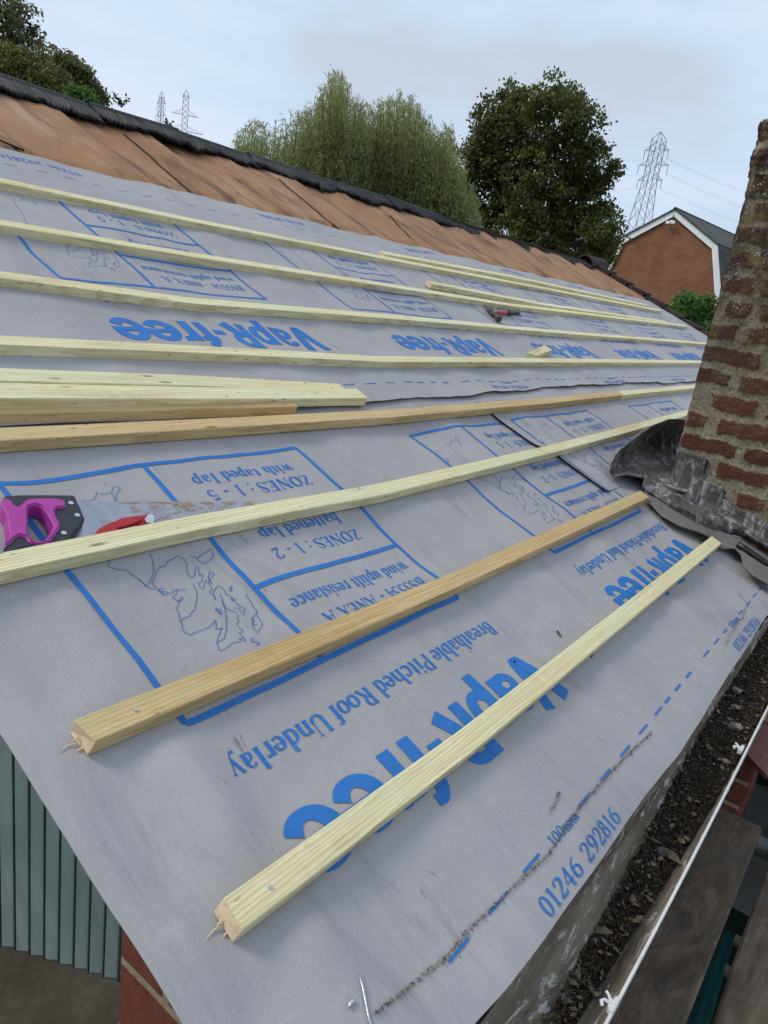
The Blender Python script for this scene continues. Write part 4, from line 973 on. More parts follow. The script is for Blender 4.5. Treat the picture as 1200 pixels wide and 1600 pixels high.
# step flashing dressed up the brick side
def flat_on_brick(name, poly, d, nb=16):
    tp, bt = poly; A, B = resample([(x, y, 0) for x, y in tp], 26), resample([(x, y, 0) for x, y in bt], 26); rows = []
    for i in range(26):
        row = []
        for j in range(nb):
            t = j / (nb - 1); x, y, _ = lerp2(A[i], B[i], t); q = atx(x, y, XC - d)
            q = q + np.array([-.004 * nf(i * .3, j * .4, 8.) - (.05 * max(0, t - .72) ** 1.5 * 3), 0, 0]); row.append(q)
        rows.append(row)
    mb_ = MB(); mb_.grid(rows); o = child(name, mb_, M_LEAD, chim, smooth=True); md = o.modifiers.new('t', 'SOLIDIFY'); md.thickness = .003; md.offset = 0
flat_on_brick('step_flashing', ([(1058, 702), (1080, 708), (1104, 716)], [(1046, 768), (1062, 776), (1090, 790)]), .012)
flat_on_brick('step_flashing', ([(1092, 748), (1112, 754), (1130, 762)], [(1084, 785), (1105, 797), (1128, 803)]), .010)
flat_on_brick('step_flashing', ([(1128, 778), (1165, 800), (1215, 828)], [(1122, 800), (1160, 824), (1215, 862)]), .012)
# mortar fillet smeared at the foot of the brick
m_ = MB()
# old felt flap under the lead
flap = empty('felt_flap', tuple(PW(1080, 820, .02)), 'curling grey brown felt flap sticking out below the lead at the chimney foot', 'felt flap')
Tf = [(1008, 764, .012), (1030, 780, .018), (1060, 800, .022), (1095, 818, .026), (1135, 832, .03), (1165, 846, .034), (1220, 880, .04)]
Bf = [(1009, 779, .010), (1033, 806, .014), (1061, 822, .020), (1090, 831, .030), (1106, 837, .032), (1113, 852, .018), (1130, 858, .022), (1148, 857, .030), (1157, 866, .026), (1161, 882, .020), (1176, 899, .018), (1220, 925, .02)]
loft('felt_sheet', Tf, Bf, lambda s, t: .006 * math.sin(9 * s) * t, M_OLDFELT, flap, 70, 10, .002, (.003, 14), 6.)
rb = empty('rubber_strip', tuple(PW(1180, 860, .02)), 'short black rubber strip poking out at the bottom right of the chimney foot', 'rubber strip')
m_ = MB(); m_.tube([PW(x, y, h) for x, y, h in [(1152, 850, .036), (1165, 858, .038), (1185, 872, .038), (1225, 898, .04)]], .011, 8)
child('strip', m_, M_RUBBER, rb, smooth=True)
m_ = MB(); 
for k, (x, y, s) in enumerate([(1165, 868, .05), (1195, 885, .05)]):
    q = r2w(*P(x, y, .0), .0); m_.box(tuple(q + np.array([.02, -.02, -.02])), tuple(q + np.array([.11, .04, .02])))
o = child('brick_foot', m_, simple('dark_red_brick', (.10, .035, .025), .9, .1, 0, .4, 30, .5), chim, bevel=.004)

# ------------------------------------------------------------------ gutter
GX0, GX1 = .30, 2.79
YO, ZO = -.1895, -.12; YI, ZI = -.080, -.098
gut = empty('gutter', (GX0, (YO + YI) / 2, -.16), 'old half-round gutter with flaking paint along the eaves, full of silt', 'gutter')
m_ = MB(); rows = []
x = GX0
while x < GX1:
    row = []
    for k in range(25):
        a = math.pi * k / 24; yc_ = (YO + YI) / 2; ry = (YI - YO) / 2
        zb = ZO + (ZI - ZO) * k / 24
        y = yc_ - ry * math.cos(a); z = zb - .078 * math.sin(a)
        nn = .0012 * nf(x * 30, k * .5, 4.); row.append((x, y + nn, z + nn))
    rows.append(row); x += .012
m_.grid(rows); o = child('channel', m_, M_GUT, gut, smooth=True); md = o.modifiers.new('t', 'SOLIDIFY'); md.thickness = .004; md.offset = -1
m_ = MB(); pts = [(x, YO - .001 + .0015 * math.sin(x * 4), ZO + .004) for x in np.arange(GX0, 2.6, .05)]
m_.tube(pts, .0026, 8); child('rim_bar', m_, M_WHITE, gut, smooth=True)
for px_, py_ in ((957, 1572), (1157, 1171), (1225, 1040)):
    q = atz(px_, py_, ZO + .004); m_ = MB()
    m_.box((-.010, -.006, -.010), (.010, .006, .004)); m_.tube([(0, .004, .002), (-.004, .014, .006), (-.010, .018, .006), (-.015, .013, .003)], .0032, 6); m_.tube([(-.018, -.002, .002), (.018, -.002, .002)], .0052, 8)
    m_.tube([(.002, .003, 0), (.012, .012, .004), (.016, .018, .004)], .0028, 6)
    o = mesh_obj('rim_clip', m_, M_WHITE, bevel=0); o.parent = gut; o.scale = (.75, .75, .75); o.location = tuple(q - np.array([GX0, (YO+YI)/2, -.16]))
def siltz(x): return interp(x, [.3, .80, 1.0, 1.2, 1.45, 1.8, 2.8], [-.186, -.183, -.179, -.171, -.158, -.143, -.132])
def gutwidth(z):
    s = min(1, max(0, (-(z) - .109) / .078)); c = math.sqrt(max(0, 1 - s * s)); return c
m_ = MB(); rows = []
for x in np.arange(GX0, GX1, .006):
    zz = siltz(x); c = gutwidth(zz) * .99; yc_ = (YO + YI) / 2; ry = (YI - YO) / 2; row = []
    for k in range(19):
        t = k / 18; y = yc_ - ry * c + 2 * ry * c * t
        row.append((x, y, zz + .006 * nf(x * 22, y * 22, 1.) + .006 * nf(x * 60, y * 60, 2.) + .004 * nf(x * 170, y * 170, 3.)))
    rows.append(row)
m_.grid(rows); tag(mesh_obj('silt', m_, M_SOIL), 'dark crumbly silt filling the gutter', 'silt', kind='stuff')
# loose debris on the silt
def chips(name, pos, size, mat, flat=.5):
    n = len(pos); base = np.array([(-1,-1,-1),(1,-1,-1),(1,1,-1),(-1,1,-1),(-.7,-.6,1),(.6,-.8,1),(.8,.7,1),(-.6,.8,1)], float) * .5
    fc = np.array([(0,3,2,1),(4,5,6,7),(0,1,5,4),(1,2,6,5),(2,3,7,6),(3,0,4,7)])
    V = np.zeros((n, 8, 3)); 
    q = rng.normal(size=(n, 3, 3)); 
    for i in range(n):
        Q, _ = np.linalg.qr(q[i]); sz = size[i] * np.array([1, rng.uniform(.45, 1), rng.uniform(.3, .8) * (flat + .3)])
        V[i] = (base * (1 + rng.uniform(-.25, .25, (8, 3))) * sz) @ Q.T + pos[i]
    F = (fc[None] + (np.arange(n) * 8)[:, None, None]).reshape(-1, 4)
    return np_mesh(name, V.reshape(-1, 3), F, mat)
def gp(n):
    x = GX0 + (GX1 - GX0) * rng.random(n) ** 1.0; out = []
    for a in x:
        zz = siltz(a); c = gutwidth(zz) * .93; y = (YO + YI) / 2 + (YI - YO) / 2 * c * rng.uniform(-1, 1)
        out.append((a, y, zz + .003 + .003 * rng.random()))
    return np.array(out)
tag(chips('crumbs', gp(6500), rng.gamma(1.3, .0016, 6500) + .0009, M_CHIPA), 'dark crumbs of moss and mortar lying on the gutter silt', 'debris', kind='stuff')
tag(chips('grit', gp(900), rng.gamma(2.0, .0008, 900) + .0009, M_CHIPB), 'pale grit scattered over the gutter silt', 'grit', kind='stuff')
fl = gp(260); m_ = MB()
for q in fl:
    a = rng.uniform(0, 6.28); l = rng.gamma(2., .0022) + .002; d = np.array([math.cos(a), math.sin(a), rng.uniform(-.3, .3)]) * l; e_ = np.array([-math.sin(a), math.cos(a), rng.uniform(-.4, .4)]) * l * rng.uniform(.3, .7); q = q + np.array([0, 0, .004])
    m_.add([q - d, q + e_ * .8, q + d * 1.1, q - e_, q + np.array([0, 0, .0015])], [(0, 4, 1), (1, 4, 2), (2, 4, 3), (3, 4, 0)])
tag(mesh_obj('leaf_flakes', m_, simple('dry_leaf_flake', (.20, .155, .105), .9, .1, 0, .6, 25)), 'dry leaf and mortar flakes strewn over the gutter silt', 'debris', kind='stuff')
m_ = MB()
for q in gp(900):
    a = rng.uniform(0, 6.28); l = rng.gamma(2.2, .006) + .004; d = np.array([math.cos(a), math.sin(a) * .7, rng.uniform(-.05, .35)]) * l
    q = q + np.array([0, 0, .004]); m_.tube([q - d / 2, q + np.array([rng.uniform(-.002, .002), rng.uniform(-.002, .002), .002]), q + d / 2], rng.uniform(.0003, .0008), 4, caps=False)
tag(mesh_obj('moss_and_twigs', m_, M_TWIG), 'brown strands of dry moss and twig tangled in the gutter', 'moss', kind='stuff')
def stone(px_, py_, r_, label, name='stone', mat=M_STONE, sq=.6):
    bm = bmesh.new(); bmesh.ops.create_icosphere(bm, subdivisions=2, radius=1)
    sd_ = px_ * .37
    for v_ in bm.verts:
        n_ = 1 + .50 * mnoise.noise(v_.co * 1.1 + Vector((sd_, 0, 0))) + .22 * mnoise.noise(v_.co * 4 + Vector((sd_, 3, 0)))
        v_.co = Vector((v_.co.x * n_, v_.co.y * n_ * .75, v_.co.z * n_ * sq)) * r_ * .8
    me = bpy.data.meshes.new(name); bm.to_mesh(me); bm.free(); me.materials.append(mat)
    o = bpy.data.objects.new(name, me); COL.objects.link(o)
    q = atz(px_, py_, -.13); q = atz(px_, py_, siltz(q[0]) + .006); o.location = tuple(q); o.rotation_euler = (0, 0, sd_)
    return tag(o, label, 'stone', 'stones lying in the gutter')
stone(1034, 1331, .015, 'dark grey lump, the largest in the gutter, beside a small cream pebble', mat=simple('dark_grey_flint', (.10, .105, .11), .6, .4, 0, .4, 40, .6))
stone(1021, 1350, .009, 'small cream pebble next to the dark grey lump in the gutter')
stone(1149, 1136, .019, 'flat pale wedge-shaped stone in the gutter by the red tile')
stone(1133, 1189, .0125, 'rounded pale stone in the gutter close to the white clip by the red tile')
stone(1152, 1079, .016, 'cream angular stone furthest up the gutter')
stone(1150, 1105, .014, 'long thin pale stone below the furthest cream stone in the gutter', sq=.35)
stone(931, 1553, .007, 'small grey pebble near the lower white clip of the gutter')
stone(930, 1469, .005, 'tiny pale pebble low in the gutter')

# ------------------------------------------------------------------ scaffold and pier
def board(x0, x1, y0, y1, z, label):
    m_ = MB(); N = int((x1 - x0) / .04); rows = []
    root = empty('scaffold_board', (x0, (y0 + y1) / 2, z - .038), label, 'scaffold board', 'muddy scaffold boards below the gutter')
    for i in range(N + 1):
        x = x0 + (x1 - x0) * i / N; row = []
        for (t, dz) in ((0, -.034), (0, -.004), (.02, 0), (.25, 0), (.5, 0), (.75, 0), (.98, 0), (1, -.004), (1, -.034)):
            row.append((x, y0 + (y1 - y0) * t + .0012 * nf(x * 5, t * 3, y0 * 9), z + dz + .0012 * nf(x * 9, t * 5, 2.)))
        rows.append(row)
    m_.grid(rows); m_.add(rows[0], [tuple(range(9))]); m_.add(rows[-1], [tuple(range(9))[::-1]])
    child('plank', m_, M_BOARD, root); return root
board(.20, 1.740, -.263, -.040, -.35, 'muddy scaffold board directly beside the gutter, ending at the brick pier')
board(.20, 2.4, -.525, -.2965, -.35, 'muddy scaffold board in the bottom right corner of the photo')
ln_ = empty('scaffold_tube', (.9, -.29, -.42), 'teal painted scaffold tube showing in the gap between the two boards', 'scaffold tube')
p0 = atz(1082, 1625, -.47); p1 = atz(1120, 1500, -.47)
d_ = (p1 - p0); m_ = MB(); m_.tube([p0 - d_ * 1.5, p1 + d_ * .35], .019, 16); child('tube', m_, M_TEAL, ln_, smooth=True)
for k, (x, y) in enumerate([(1142, 1521), (1157, 1473)]):
    q = atz(x, y, -.40); m_ = MB(); m_.tube([q + np.array([0, -.035, 0]), q + np.array([0, .012, 0])], .011, 10)
    tag(child('lug', m_, M_STONE, ln_, smooth=True))
root = empty('scaffold_tube', tuple(atz(1195, 1320, -.43)), 'grey scaffold tube end crossing the gap beside the end of the near board', 'scaffold tube')
q = atz(1192, 1325, -.40); m_ = MB(); m_.tube([q + np.array([.02, -.35, 0]), q + np.array([0, .035, 0])], .024, 16); m_.tube([q + np.array([0, -.07, 0]), q + np.array([0, -.02, 0])], .031, 12)
child('tube', m_, M_GREYTUBE, root, smooth=False)
# brick pier with loose red tile on top
px0 = 1.747; pr = empty('brick_pier', (px0, -.2, GZ), 'short red brick pier between the gutter and the scaffold, partly under a tile', 'pier')
z = -.205; k = 0; m_ = MB()
m_.box((px0 + .008, -.205, GZ), (px0 + .20, -.05, -.212)); child('mortar_core', m_, simple('sandy_mortar', (.36, .27, .17), .9, .1, 0, .2, 30, .4), pr)
m_ = MB()
for k in range(10):
    z1 = -.212 - k * .066; m_.box((px0 - .001 * (k % 2), -.213, z1 - .054), (px0 + .21, -.045, z1))
child('bricks', m_, simple('pier_brick', (.15, .052, .035), .85, .15, 0, .5, 22, .6), pr, bevel=.009)
t1 = empty('roof_tile', (1.75, -.25, -.2), 'flat maroon tile lying on top of the brick pier, its upper half orange', 'tile')
pa = [atz(x, y, -.195) for x, y in [(1161, 1172), (1199, 1212), (1260, 1110), (1210, 1060)]]
t_ = NT('maroon_and_orange_tile', .7, .3); t_.coord(); g = t_.n('ShaderNodeSeparateXYZ'); t_.l(t_._tc.outputs['Object'], g.inputs[0])
ad = t_.n('ShaderNodeMath', operation='MULTIPLY_ADD'); t_.l(t_.noise(t_.coord(), 12, 4, .6), ad.inputs[0]); ad.inputs[1].default_value = .06; sb_ = t_.n('ShaderNodeMath', operation='SUBTRACT'); sb_.inputs[1].default_value = 1.69; t_.l(g.outputs[0], sb_.inputs[0]); t_.l(sb_.outputs[0], ad.inputs[2])
cc = t_.ramp(ad.outputs[0], [(.27, (.20, .075, .065)), (.285, (.03, .015, .012)), (.30, (.36, .12, .055))])
mr = t_.mix(t_.ramp(t_.noise(t_.coord(), 30, 5, .7), [(.60, 0.0), (.68, .9)]), cc, (.035, .025, .02)); t_.color(mr)
t_.normal(t_.bump(t_.noise(t_.coord(), 50, 4, .6), .4, .003))
m_ = MB(); m_.add([tuple(p) for p in pa] + [tuple(p - np.array([0, 0, .013])) for p in pa], [(0,1,2,3),(4,7,6,5),(0,4,5,1),(1,5,6,2),(2,6,7,3),(3,7,4,0)])
child('tile_body', m_, t_.m, t1, recalc=True, bevel=.002)
bl = empty('concrete_block', tuple(atz(1185, 1250, -.5)), 'grey concrete block down beside the brick pier', 'concrete block')
q = atz(1183, 1245, -.5); m_ = MB(); m_.box(tuple(q + np.array([-.10, -.10, -.3])), tuple(q + np.array([.14, .045, 0]))); child('block', m_, simple('grey_block', (.15, .16, .16), .9, .1, 0, .3, 20, .5), bl, bevel=.006)
nt_ = empty('debris_net', tuple(atz(1195, 1200, -.4)), 'dark green debris netting hanging beyond the pier under the red tile', 'netting')
q0 = atz(1180, 1215, -.45); m_ = MB(); m_.grid([[(q0[0] + .05 + .02 * math.sin(i * 1.3), q0[1] + .02 - i * .05, q0[2] + .2 - j * .1) for j in range(12)] for i in range(16)])
child('net', m_, simple('dark_green_net', (.004, .022, .017), .8, .2, 0, .4, 40), nt_, smooth=True)

# ------------------------------------------------------------------ tools
# hand saw: outline measured on the roof, handle in two colours
u0s, v0s = P(62, 815, .012); fr = roof_frame(u0s, v0s, .0)
saw = empty('hand_saw', mat=fr, label='hand saw with purple and black handle lying behind a batten', cat='saw')
def loc(x, y, h=.012):
    a = P(x, y, h); return (a[0] - u0s, a[1] - v0s)
def sec(mb_, outline, z0, z1, holes=None): mb_.prism([loc(x, y, z1) for x, y in outline], z0, z1)
S = lambda l: [(x / 4, 750 + y / 4) for x, y in l]
def plate_ring(name, outer, inner, z0, z1, mat, bev):
    """plate with a hole: triangulated between the two outlines, extruded and rounded"""
    bm = bmesh.new()
    def ring(pts):
        vs = [bm.verts.new((*loc(x, y, z1), z1)) for x, y in pts]; return [bm.edges.new((vs[i], vs[(i+1) % len(vs)])) for i in range(len(vs))]
    es = ring(outer) + ring(inner)
    r_ = bmesh.ops.triangle_fill(bm, use_beauty=True, use_dissolve=False, edges=es, normal=(0, 0, 1))
    faces = [f for f in r_['geom'] if isinstance(f, bmesh.types.BMFace)]
    ex = bmesh.ops.extrude_face_region(bm, geom=faces); vv = [v_ for v_ in ex['geom'] if isinstance(v_, bmesh.types.BMVert)]
    bmesh.ops.translate(bm, verts=vv, vec=(0, 0, z0 - z1)); bmesh.ops.recalc_face_normals(bm, faces=bm.faces)
    zt = (z0 + z1) / 2
    sharp = [e_ for e_ in bm.edges if len(e_.link_faces) == 2 and e_.calc_face_angle(0) > 1.2 and all(v_.co.z > zt for v_ in e_.verts)]
    bmesh.ops.bevel(bm, geom=sharp, offset=bev, segments=3, affect='EDGES')
    me = bpy.data.meshes.new(name); bm.to_mesh(me); bm.free(); me.materials.append(mat)
    o = bpy.data.objects.new(name, me); COL.objects.link(o); o.parent = saw; return o
M_PURP = simple('purple_handle_plastic', (.40, .04, .29), .45, .4, 0, .12, 20, .1)
M_SBLK = simple('charcoal_handle_plastic', (.028, .031, .038), .55, .4, 0, .25, 30, .2)
outer_black = S([(35,95),(150,90),(300,90),(465,93),(500,165),(530,240),(480,310),(430,372),(330,400),(240,408),(160,420),(60,450),(18,448),(38,400),(62,350),(50,290),(40,210),(12,165),(12,125)])
inner_hole = S([(178,165),(195,155),(222,150),(250,158),(270,175),(292,200),(315,240),(335,275),(330,300),(310,335),(285,365),(262,380),(235,384),(205,372),(182,345),(172,310),(176,260),(174,210)])
plate_ring('handle_body', outer_black, inner_hole, .001, .022, M_SBLK, .002)
outer_p = S([(20,110),(45,108),(70,120),(90,150),(120,160),(150,130),(175,112),(250,108),(350,108),(400,120),(415,145),(408,165),(360,172),(345,185),(352,220),(380,268),(372,300),(350,330),(322,370),(295,390),(240,395),(180,380),(160,350),(130,340),(95,355),(70,385),(45,400),(30,420),(38,380),(62,350),(50,290),(40,210),(12,165),(8,135)])
plate_ring('grip', outer_p, resample(inner_hole + inner_hole[:1], 37)[:-1], .0002, .0262, M_PURP, .003)
for x, y in ((443, 143), (483, 219), (399, 330)):
    m_ = MB(); c = loc(x / 4, 750 + y / 4, .023); m_.tube([(c[0], c[1], .018), (c[0], c[1], .0235)], .0042, 12)
    o = mesh_obj('rivet', m_, M_STEEL); o.parent = saw
t_ = NT('worn_saw_steel', .33, .5, .75); t_.color(t_.ramp(t_.noise(t_.coord((3, 1, 1)), 8, 5, .6), [(.3, (.30, .31, .35)), (.7, (.46, .47, .52))]))
bp = [loc(x, y, .004) for x, y in [(108, 783), (390, 785)]]
bl_ = [bp[0], bp[1], (bp[1][0] + .03, bp[1][1] - .045), (loc(116, 862, .004))]
m_ = MB(); m_.prism(bl_[::-1], .0035, .0045); o = mesh_obj('blade', m_, t_.m, recalc=True); o.parent = saw
# sawdust on the blade and the sheet beyond
pos = []
for i in range(7500):
    x = rng.uniform(185, 400) if rng.random() < .55 else rng.normal(285, 42); t = (x - 160) / 240
    y = 784 + rng.random() ** 1.6 * (46 - 28 * t) * (1.0 if x > 190 else .5)
    if rng.random() < .25: x, y = rng.normal(290, 55), rng.normal(792, 7)
    if y < 783: y = 783 + rng.random() * 3
    if x < 150 or x > 402: continue
    if nf(x * .06, y * .14, 3.) < -.12 + .5 * rng.random() * (1 if y > 792 else .5): continue
    pos.append(PW(x, y, .0052))
tag(chips('sawdust', np.array(pos), rng.gamma(1.6, .00034, len(pos)) + .00025, simple('fresh_sawdust', (.60, .43, .25), .9, .1, 0, .5, 200)), 'tan sawdust spilled over the saw blade', 'sawdust', kind='stuff')
# folding knife
uk, vk = P(195, 822, .02); fr = roof_frame(uk, vk, .0065); kn = empty('folding_knife', mat=fr, label='red metal folding utility knife lying on the saw blade', cat='knife')
def lk(x, y, h): a = P(x, y, h + .0065); return (a[0] - uk, a[1] - vk)
K = lambda l: [(x / 4, 750 + y / 4) for x, y in l]
M_RED = simple('red_anodised_metal', (.42, .018, .022), .35, .5, .3, .2, 40, .1)
def slab(name, pts, z0, z1, mat, par, lf, bev=.0015):
    m_ = MB(); m_.prism([lf(x, y, z1) for x, y in pts], z0, z1); o = mesh_obj(name, m_, mat, recalc=True, bevel=bev); o.parent = par; return o
slab('handle', K([(592,335),(620,300),(680,268),(720,255),(760,235),(850,222),(925,215),(965,245),(960,268),(900,278),(830,292),(760,310),(690,345),(600,360)]), 0, .010, M_RED, kn, lk)
slab('lever', K([(735,275),(770,240),(850,226),(900,226),(880,250),(800,280),(745,292)]), .0102, .016, M_RED, kn, lk)
slab('bolster', K([(905,245),(925,212),(955,210),(968,240),(960,268),(915,262)]), .0104, .014, M_STEEL, kn, lk, .001)
slab('blade', K([(690,330),(760,306),(850,286),(850,292),(760,330),(700,350)]), .0105, .0118, M_STEEL, kn, lk, .0003)
# claw hammer
uh, vh = P(774, 490, .012); fr = roof_frame(uh, vh, 0); ham = empty('claw_hammer', mat=fr, label='claw hammer with red and black handle lying between two battens', cat='hammer')
def lh(x, y, h=.015): a = P(x, y, h); return np.array([a[0] - uh, a[1] - vh, h])
a_, b_, c_ = lh(772, 489.5), lh(791, 488), lh(811, 487)
m_ = MB(); m_.tube([a_, (a_ + b_) / 2, b_], [.008, .0105, .012], 12); o = mesh_obj('red_shank', m_, simple('red_handle', (.42, .03, .025), .5, .4, 0, .15, 30), smooth=True); o.parent = ham
m_ = MB(); m_.tube([b_, b_ + (c_ - b_) * .2, (b_ + c_) / 2, c_ - (c_ - b_) * .08, c_], [.012, .0145, .013, .0155, .011], 12); o = mesh_obj('grip', m_, M_RUBBER, smooth=True); o.parent = ham
M_HSTEEL = simple('dark_forged_steel', (.10, .085, .08), .5, .5, .6, .4, 40)
h0, h1, h2, h3 = lh(779.5, 499), lh(775, 493.5), lh(768, 488.5), lh(760.5, 481)
m_ = MB(); m_.tube([h0, h0 + (h1 - h0) * .35, h0 + (h1 - h0) * .4, h1, h2], [.017, .017, .012, .013, .016], 12); o = mesh_obj('head', m_, M_HSTEEL, smooth=False); o.parent = ham
m_ = MB()
for s in (-1, 1):
    off = np.array([.010 * s, -.004 * s, 0]); h4 = lh(761.5, 477, .02)
    m_.tube([h2 + off * .5, (h2 + h3) / 2 + off * .8 + np.array([0, 0, .004]), h3 + off + np.array([0, 0, .004]), h4 + off], [.011, .0095, .007, .003], 8)
o = mesh_obj('claw', m_, M_HSTEEL, smooth=True); o.parent = ham

# ------------------------------------------------------------------ grit, nails, leaves on the sheet
def trail(pts, n, wd, smin, smax, h=.0):
    P0 = [P(x, y) for x, y in pts]; d = [0]
    for a, b in zip(P0, P0[1:]): d.append(d[-1] + math.dist(a, b))
    out = []
    for i in range(n):
        s = rng.random() * d[-1]; u = np.interp(s, d, [p[0] for p in P0]); v = np.interp(s, d, [p[1] for p in P0])
        g_ = .5 + .8 * abs(nf(u * 14, v * 3, 2.)); u += rng.normal() * wd * .5 * g_; v += rng.normal() * wd * g_
        out.append(r2w(u, v, H1(u, v) + .0012 + abs(rng.normal()) * .0012))
    return np.array(out)
D1 = trail([(580, 1590), (640, 1541), (700, 1492), (745, 1440), (800, 1388), (860, 1332), (880, 1300), (905, 1262), (940, 1222), (965, 1195), (990, 1170), (1018, 1145)], 3600, .0022, 0, 0)
D2 = trail([(1155, 925), (1168, 945), (1160, 965), (1146, 985), (1130, 1010)], 700, .004, 0, 0)
D3 = trail([(876, 1235), (868, 1255), (858, 1270)], 260, .0025, 0, 0)
D4 = trail([(655, 1215), (720, 1195), (760, 1188)], 60, .004, 0, 0)
A_ = np.vstack([D1, D2, D3])
sz = rng.gamma(1.4, .00040, len(A_)) + .00022
tag(chips('grit_trail', A_[::2], sz[::2], simple('grey_brown_grit', (.13, .11, .09), .9, .1, 0, .6, 400)), 'line of brown mortar grit caught in a crease of the lowest sheet', 'grit', kind='stuff')
tag(chips('pale_grit_trail', A_[1::2], sz[1::2], M_CHIPB), 'pale mortar specks mixed along the grit crease of the lowest sheet', 'grit', kind='stuff')
sc_ = []
for i in range(900):
    u, v = rng.uniform(.5, 2.4), rng.uniform(-.08, 1.0); sc_.append(r2w(u, v, H1(u, v) + .001))
tag(chips('specks', np.array(sc_), rng.gamma(1.5, .00028, 900) + .0002, M_CHIPA), 'fine dark specks of dirt scattered on the lowest sheet', 'dirt', kind='stuff')
def lying(px_, py_, L_, r0, label, name, cat, yaw, mat, group=None, head=False):
    u, v = P(px_, py_); fr = roof_frame(u, v, H1(u, v) + .001 + r0, yaw)
    root = empty(name, mat=fr, label=label, cat=cat, group=group)
    m_ = MB(); m_.tube([(-L_/2, 0, 0), (-L_*.2, .0008, 0), (L_*.3, -.0006, 0), (L_/2, 0, 0)], [r0*.4, r0, r0, r0], 7); o = mesh_obj('shank' if head else 'body', m_, mat, smooth=True); o.parent = root
    if head: m_ = MB(); m_.tube([(L_/2, 0, 0), (L_/2 + .001, 0, 0)], r0 * 2.2, 10); o = mesh_obj('head', m_, mat); o.parent = root
lying(565, 1566, .055, .0013, 'bent grey nail lying near the bottom edge of the sheet', 'nail', 'nail', -2.1, M_STEEL, None, True)
lying(543, 1574, .010, .0022, 'tiny bright metal scrap beside the bent nail', 'metal_scrap', 'metal scrap', .3, M_STEEL)
lying(924, 1025, .014, .0020, 'black chip on the sheet to the right of the lowest batten', 'dirt_chip', 'dirt chip', .5, M_CHIPA)
lying(873, 991, .016, .0022, 'brown crumb on the sheet between the two lowest battens', 'dirt_chip', 'dirt chip', 1.2, M_TWIG)
lying(818, 748, .03, .0008, 'dark wood splinter on the sheet above the second batten', 'splinter', 'splinter', -.8, M_TWIG)

# ------------------------------------------------------------------ neighbour house
az = 84.0
r_ = ray(1056, 327); r_ = r_ / np.hypot(r_[0], r_[1]); AP = CAM + r_ * 42
ex_ = np.array([math.cos(R(az)), math.sin(R(az)), 0]); ey_ = np.array([math.cos(R(az - 90)), math.sin(R(az - 90)), 0])   # along the gable; away from us
def hp(px_, py_):
    r_ = ray(px_, py_); t = ((AP - CAM) @ ey_) / (r_ @ ey_); q = CAM + r_ * t; return float((q - AP) @ ex_), float(q[2])
zk = (hp(1122.6, 385)[1] + hp(973, 370)[1]) / 2; kr = hp(1122.6, 385)[0]; kl = hp(973, 370)[0]; fr_, fz = hp(1130, 474)
frx = min(fr_, kr - .9)
hx = Matrix.Identity(4)
for i in range(3): hx[i][0] = ex_[i]; hx[i][1] = ey_[i]
hx[0][3], hx[1][3], hx[2][3] = AP[0], AP[1], GZ
nh = empty('neighbour_house', mat=hx, label='orange brick house with a mansard gable and white bargeboards beyond the roof', cat='house')
Za = AP[2] - GZ; Zk = zk - GZ; Zf = fz - GZ; K_ = (abs(kr) + abs(kl)) / 2; Fh = abs(frx)
def nadd(name, mb_, mat, par=None, **k): o = mesh_obj(name, mb_, mat, **k); o.parent = par or nh; return o
LEN = 11.0
def ext(poly, y0, y1):
    n = len(poly); m_ = MB(); m_.add([(x, y0, z) for x, z in poly] + [(x, y1, z) for x, z in poly], [tuple(range(n)), tuple(range(n, 2*n))[::-1]] + [(i, n+i, n+(i+1)%n, (i+1)%n) for i in range(n)]); return m_
nadd('wall', ext([(-Fh + .12, 0), (Fh - .12, 0), (Fh - .12, Zf), (K_ - .12, Zk - .06), (0, Za - .12), (-K_ + .12, Zk - .06), (-Fh + .12, Zf)], .06, LEN - .06), M_HBRICK, recalc=True)
def roof_slab(x0, z0, x1, z1, th=.08, ov=.0):
    me = bpy.data.meshes.new('roof'); y0, y1 = -.12, LEN + .1; dx, dz = x1 - x0, z1 - z0; l = math.hypot(dx, dz); nx, nz_ = -dz / l * th, dx / l * th
    if nz_ < 0 or (abs(nz_) < 1e-6): nx, nz_ = -nx, -nz_
    vs = [(x0, y0, z0), (x1, y0, z1), (x1, y1, z1), (x0, y1, z0)]; vs += [(x + nx, y, z + nz_) for x, y, z in vs]
    me.from_pydata(vs, [], [(0,1,2,3),(4,7,6,5),(0,4,5,1),(1,5,6,2),(2,6,7,3),(3,7,4,0)]); uv = me.uv_layers.new(name='UVMap')
    for p_ in me.polygons:
        for li in p_.loop_indices:
            vi = me.loops[li].vertex_index % 4; uv.data[li].uv = (vs[vi][1], l if vi in (0, 3) else 0)
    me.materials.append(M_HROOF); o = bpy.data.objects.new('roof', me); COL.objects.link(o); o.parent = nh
for s in (-1, 1):
    roof_slab(0, Za - .04, s * K_, Zk - .02); roof_slab(s * (K_ + .05), Zk - .05, s * Fh, Zf + .02)
m_ = MB(); m_.tube([(0, -.12, Za + .01), (0, LEN, Za + .01)], .09, 8); nadd('ridge_tiles', m_, M_HROOF)
bw = .20
for s in (-1, 1):
    m_ = ext([(0, Za), (s*K_, Zk), (s*(K_ - .22), Zk - .22), (0, Za - .34)], -.06, -.02); nadd('bargeboard', m_, M_UPVC, recalc=True)
    m_ = ext([(s*K_, Zk - .01), (s*Fh, Zf - .12), (s*(Fh - .46), Zf - .38), (s*(Fh - .36), Zf - .05), (s*(K_ - .24), Zk - .20)], -.065, -.021); nadd('bargeboard', m_, M_UPVC, recalc=True)
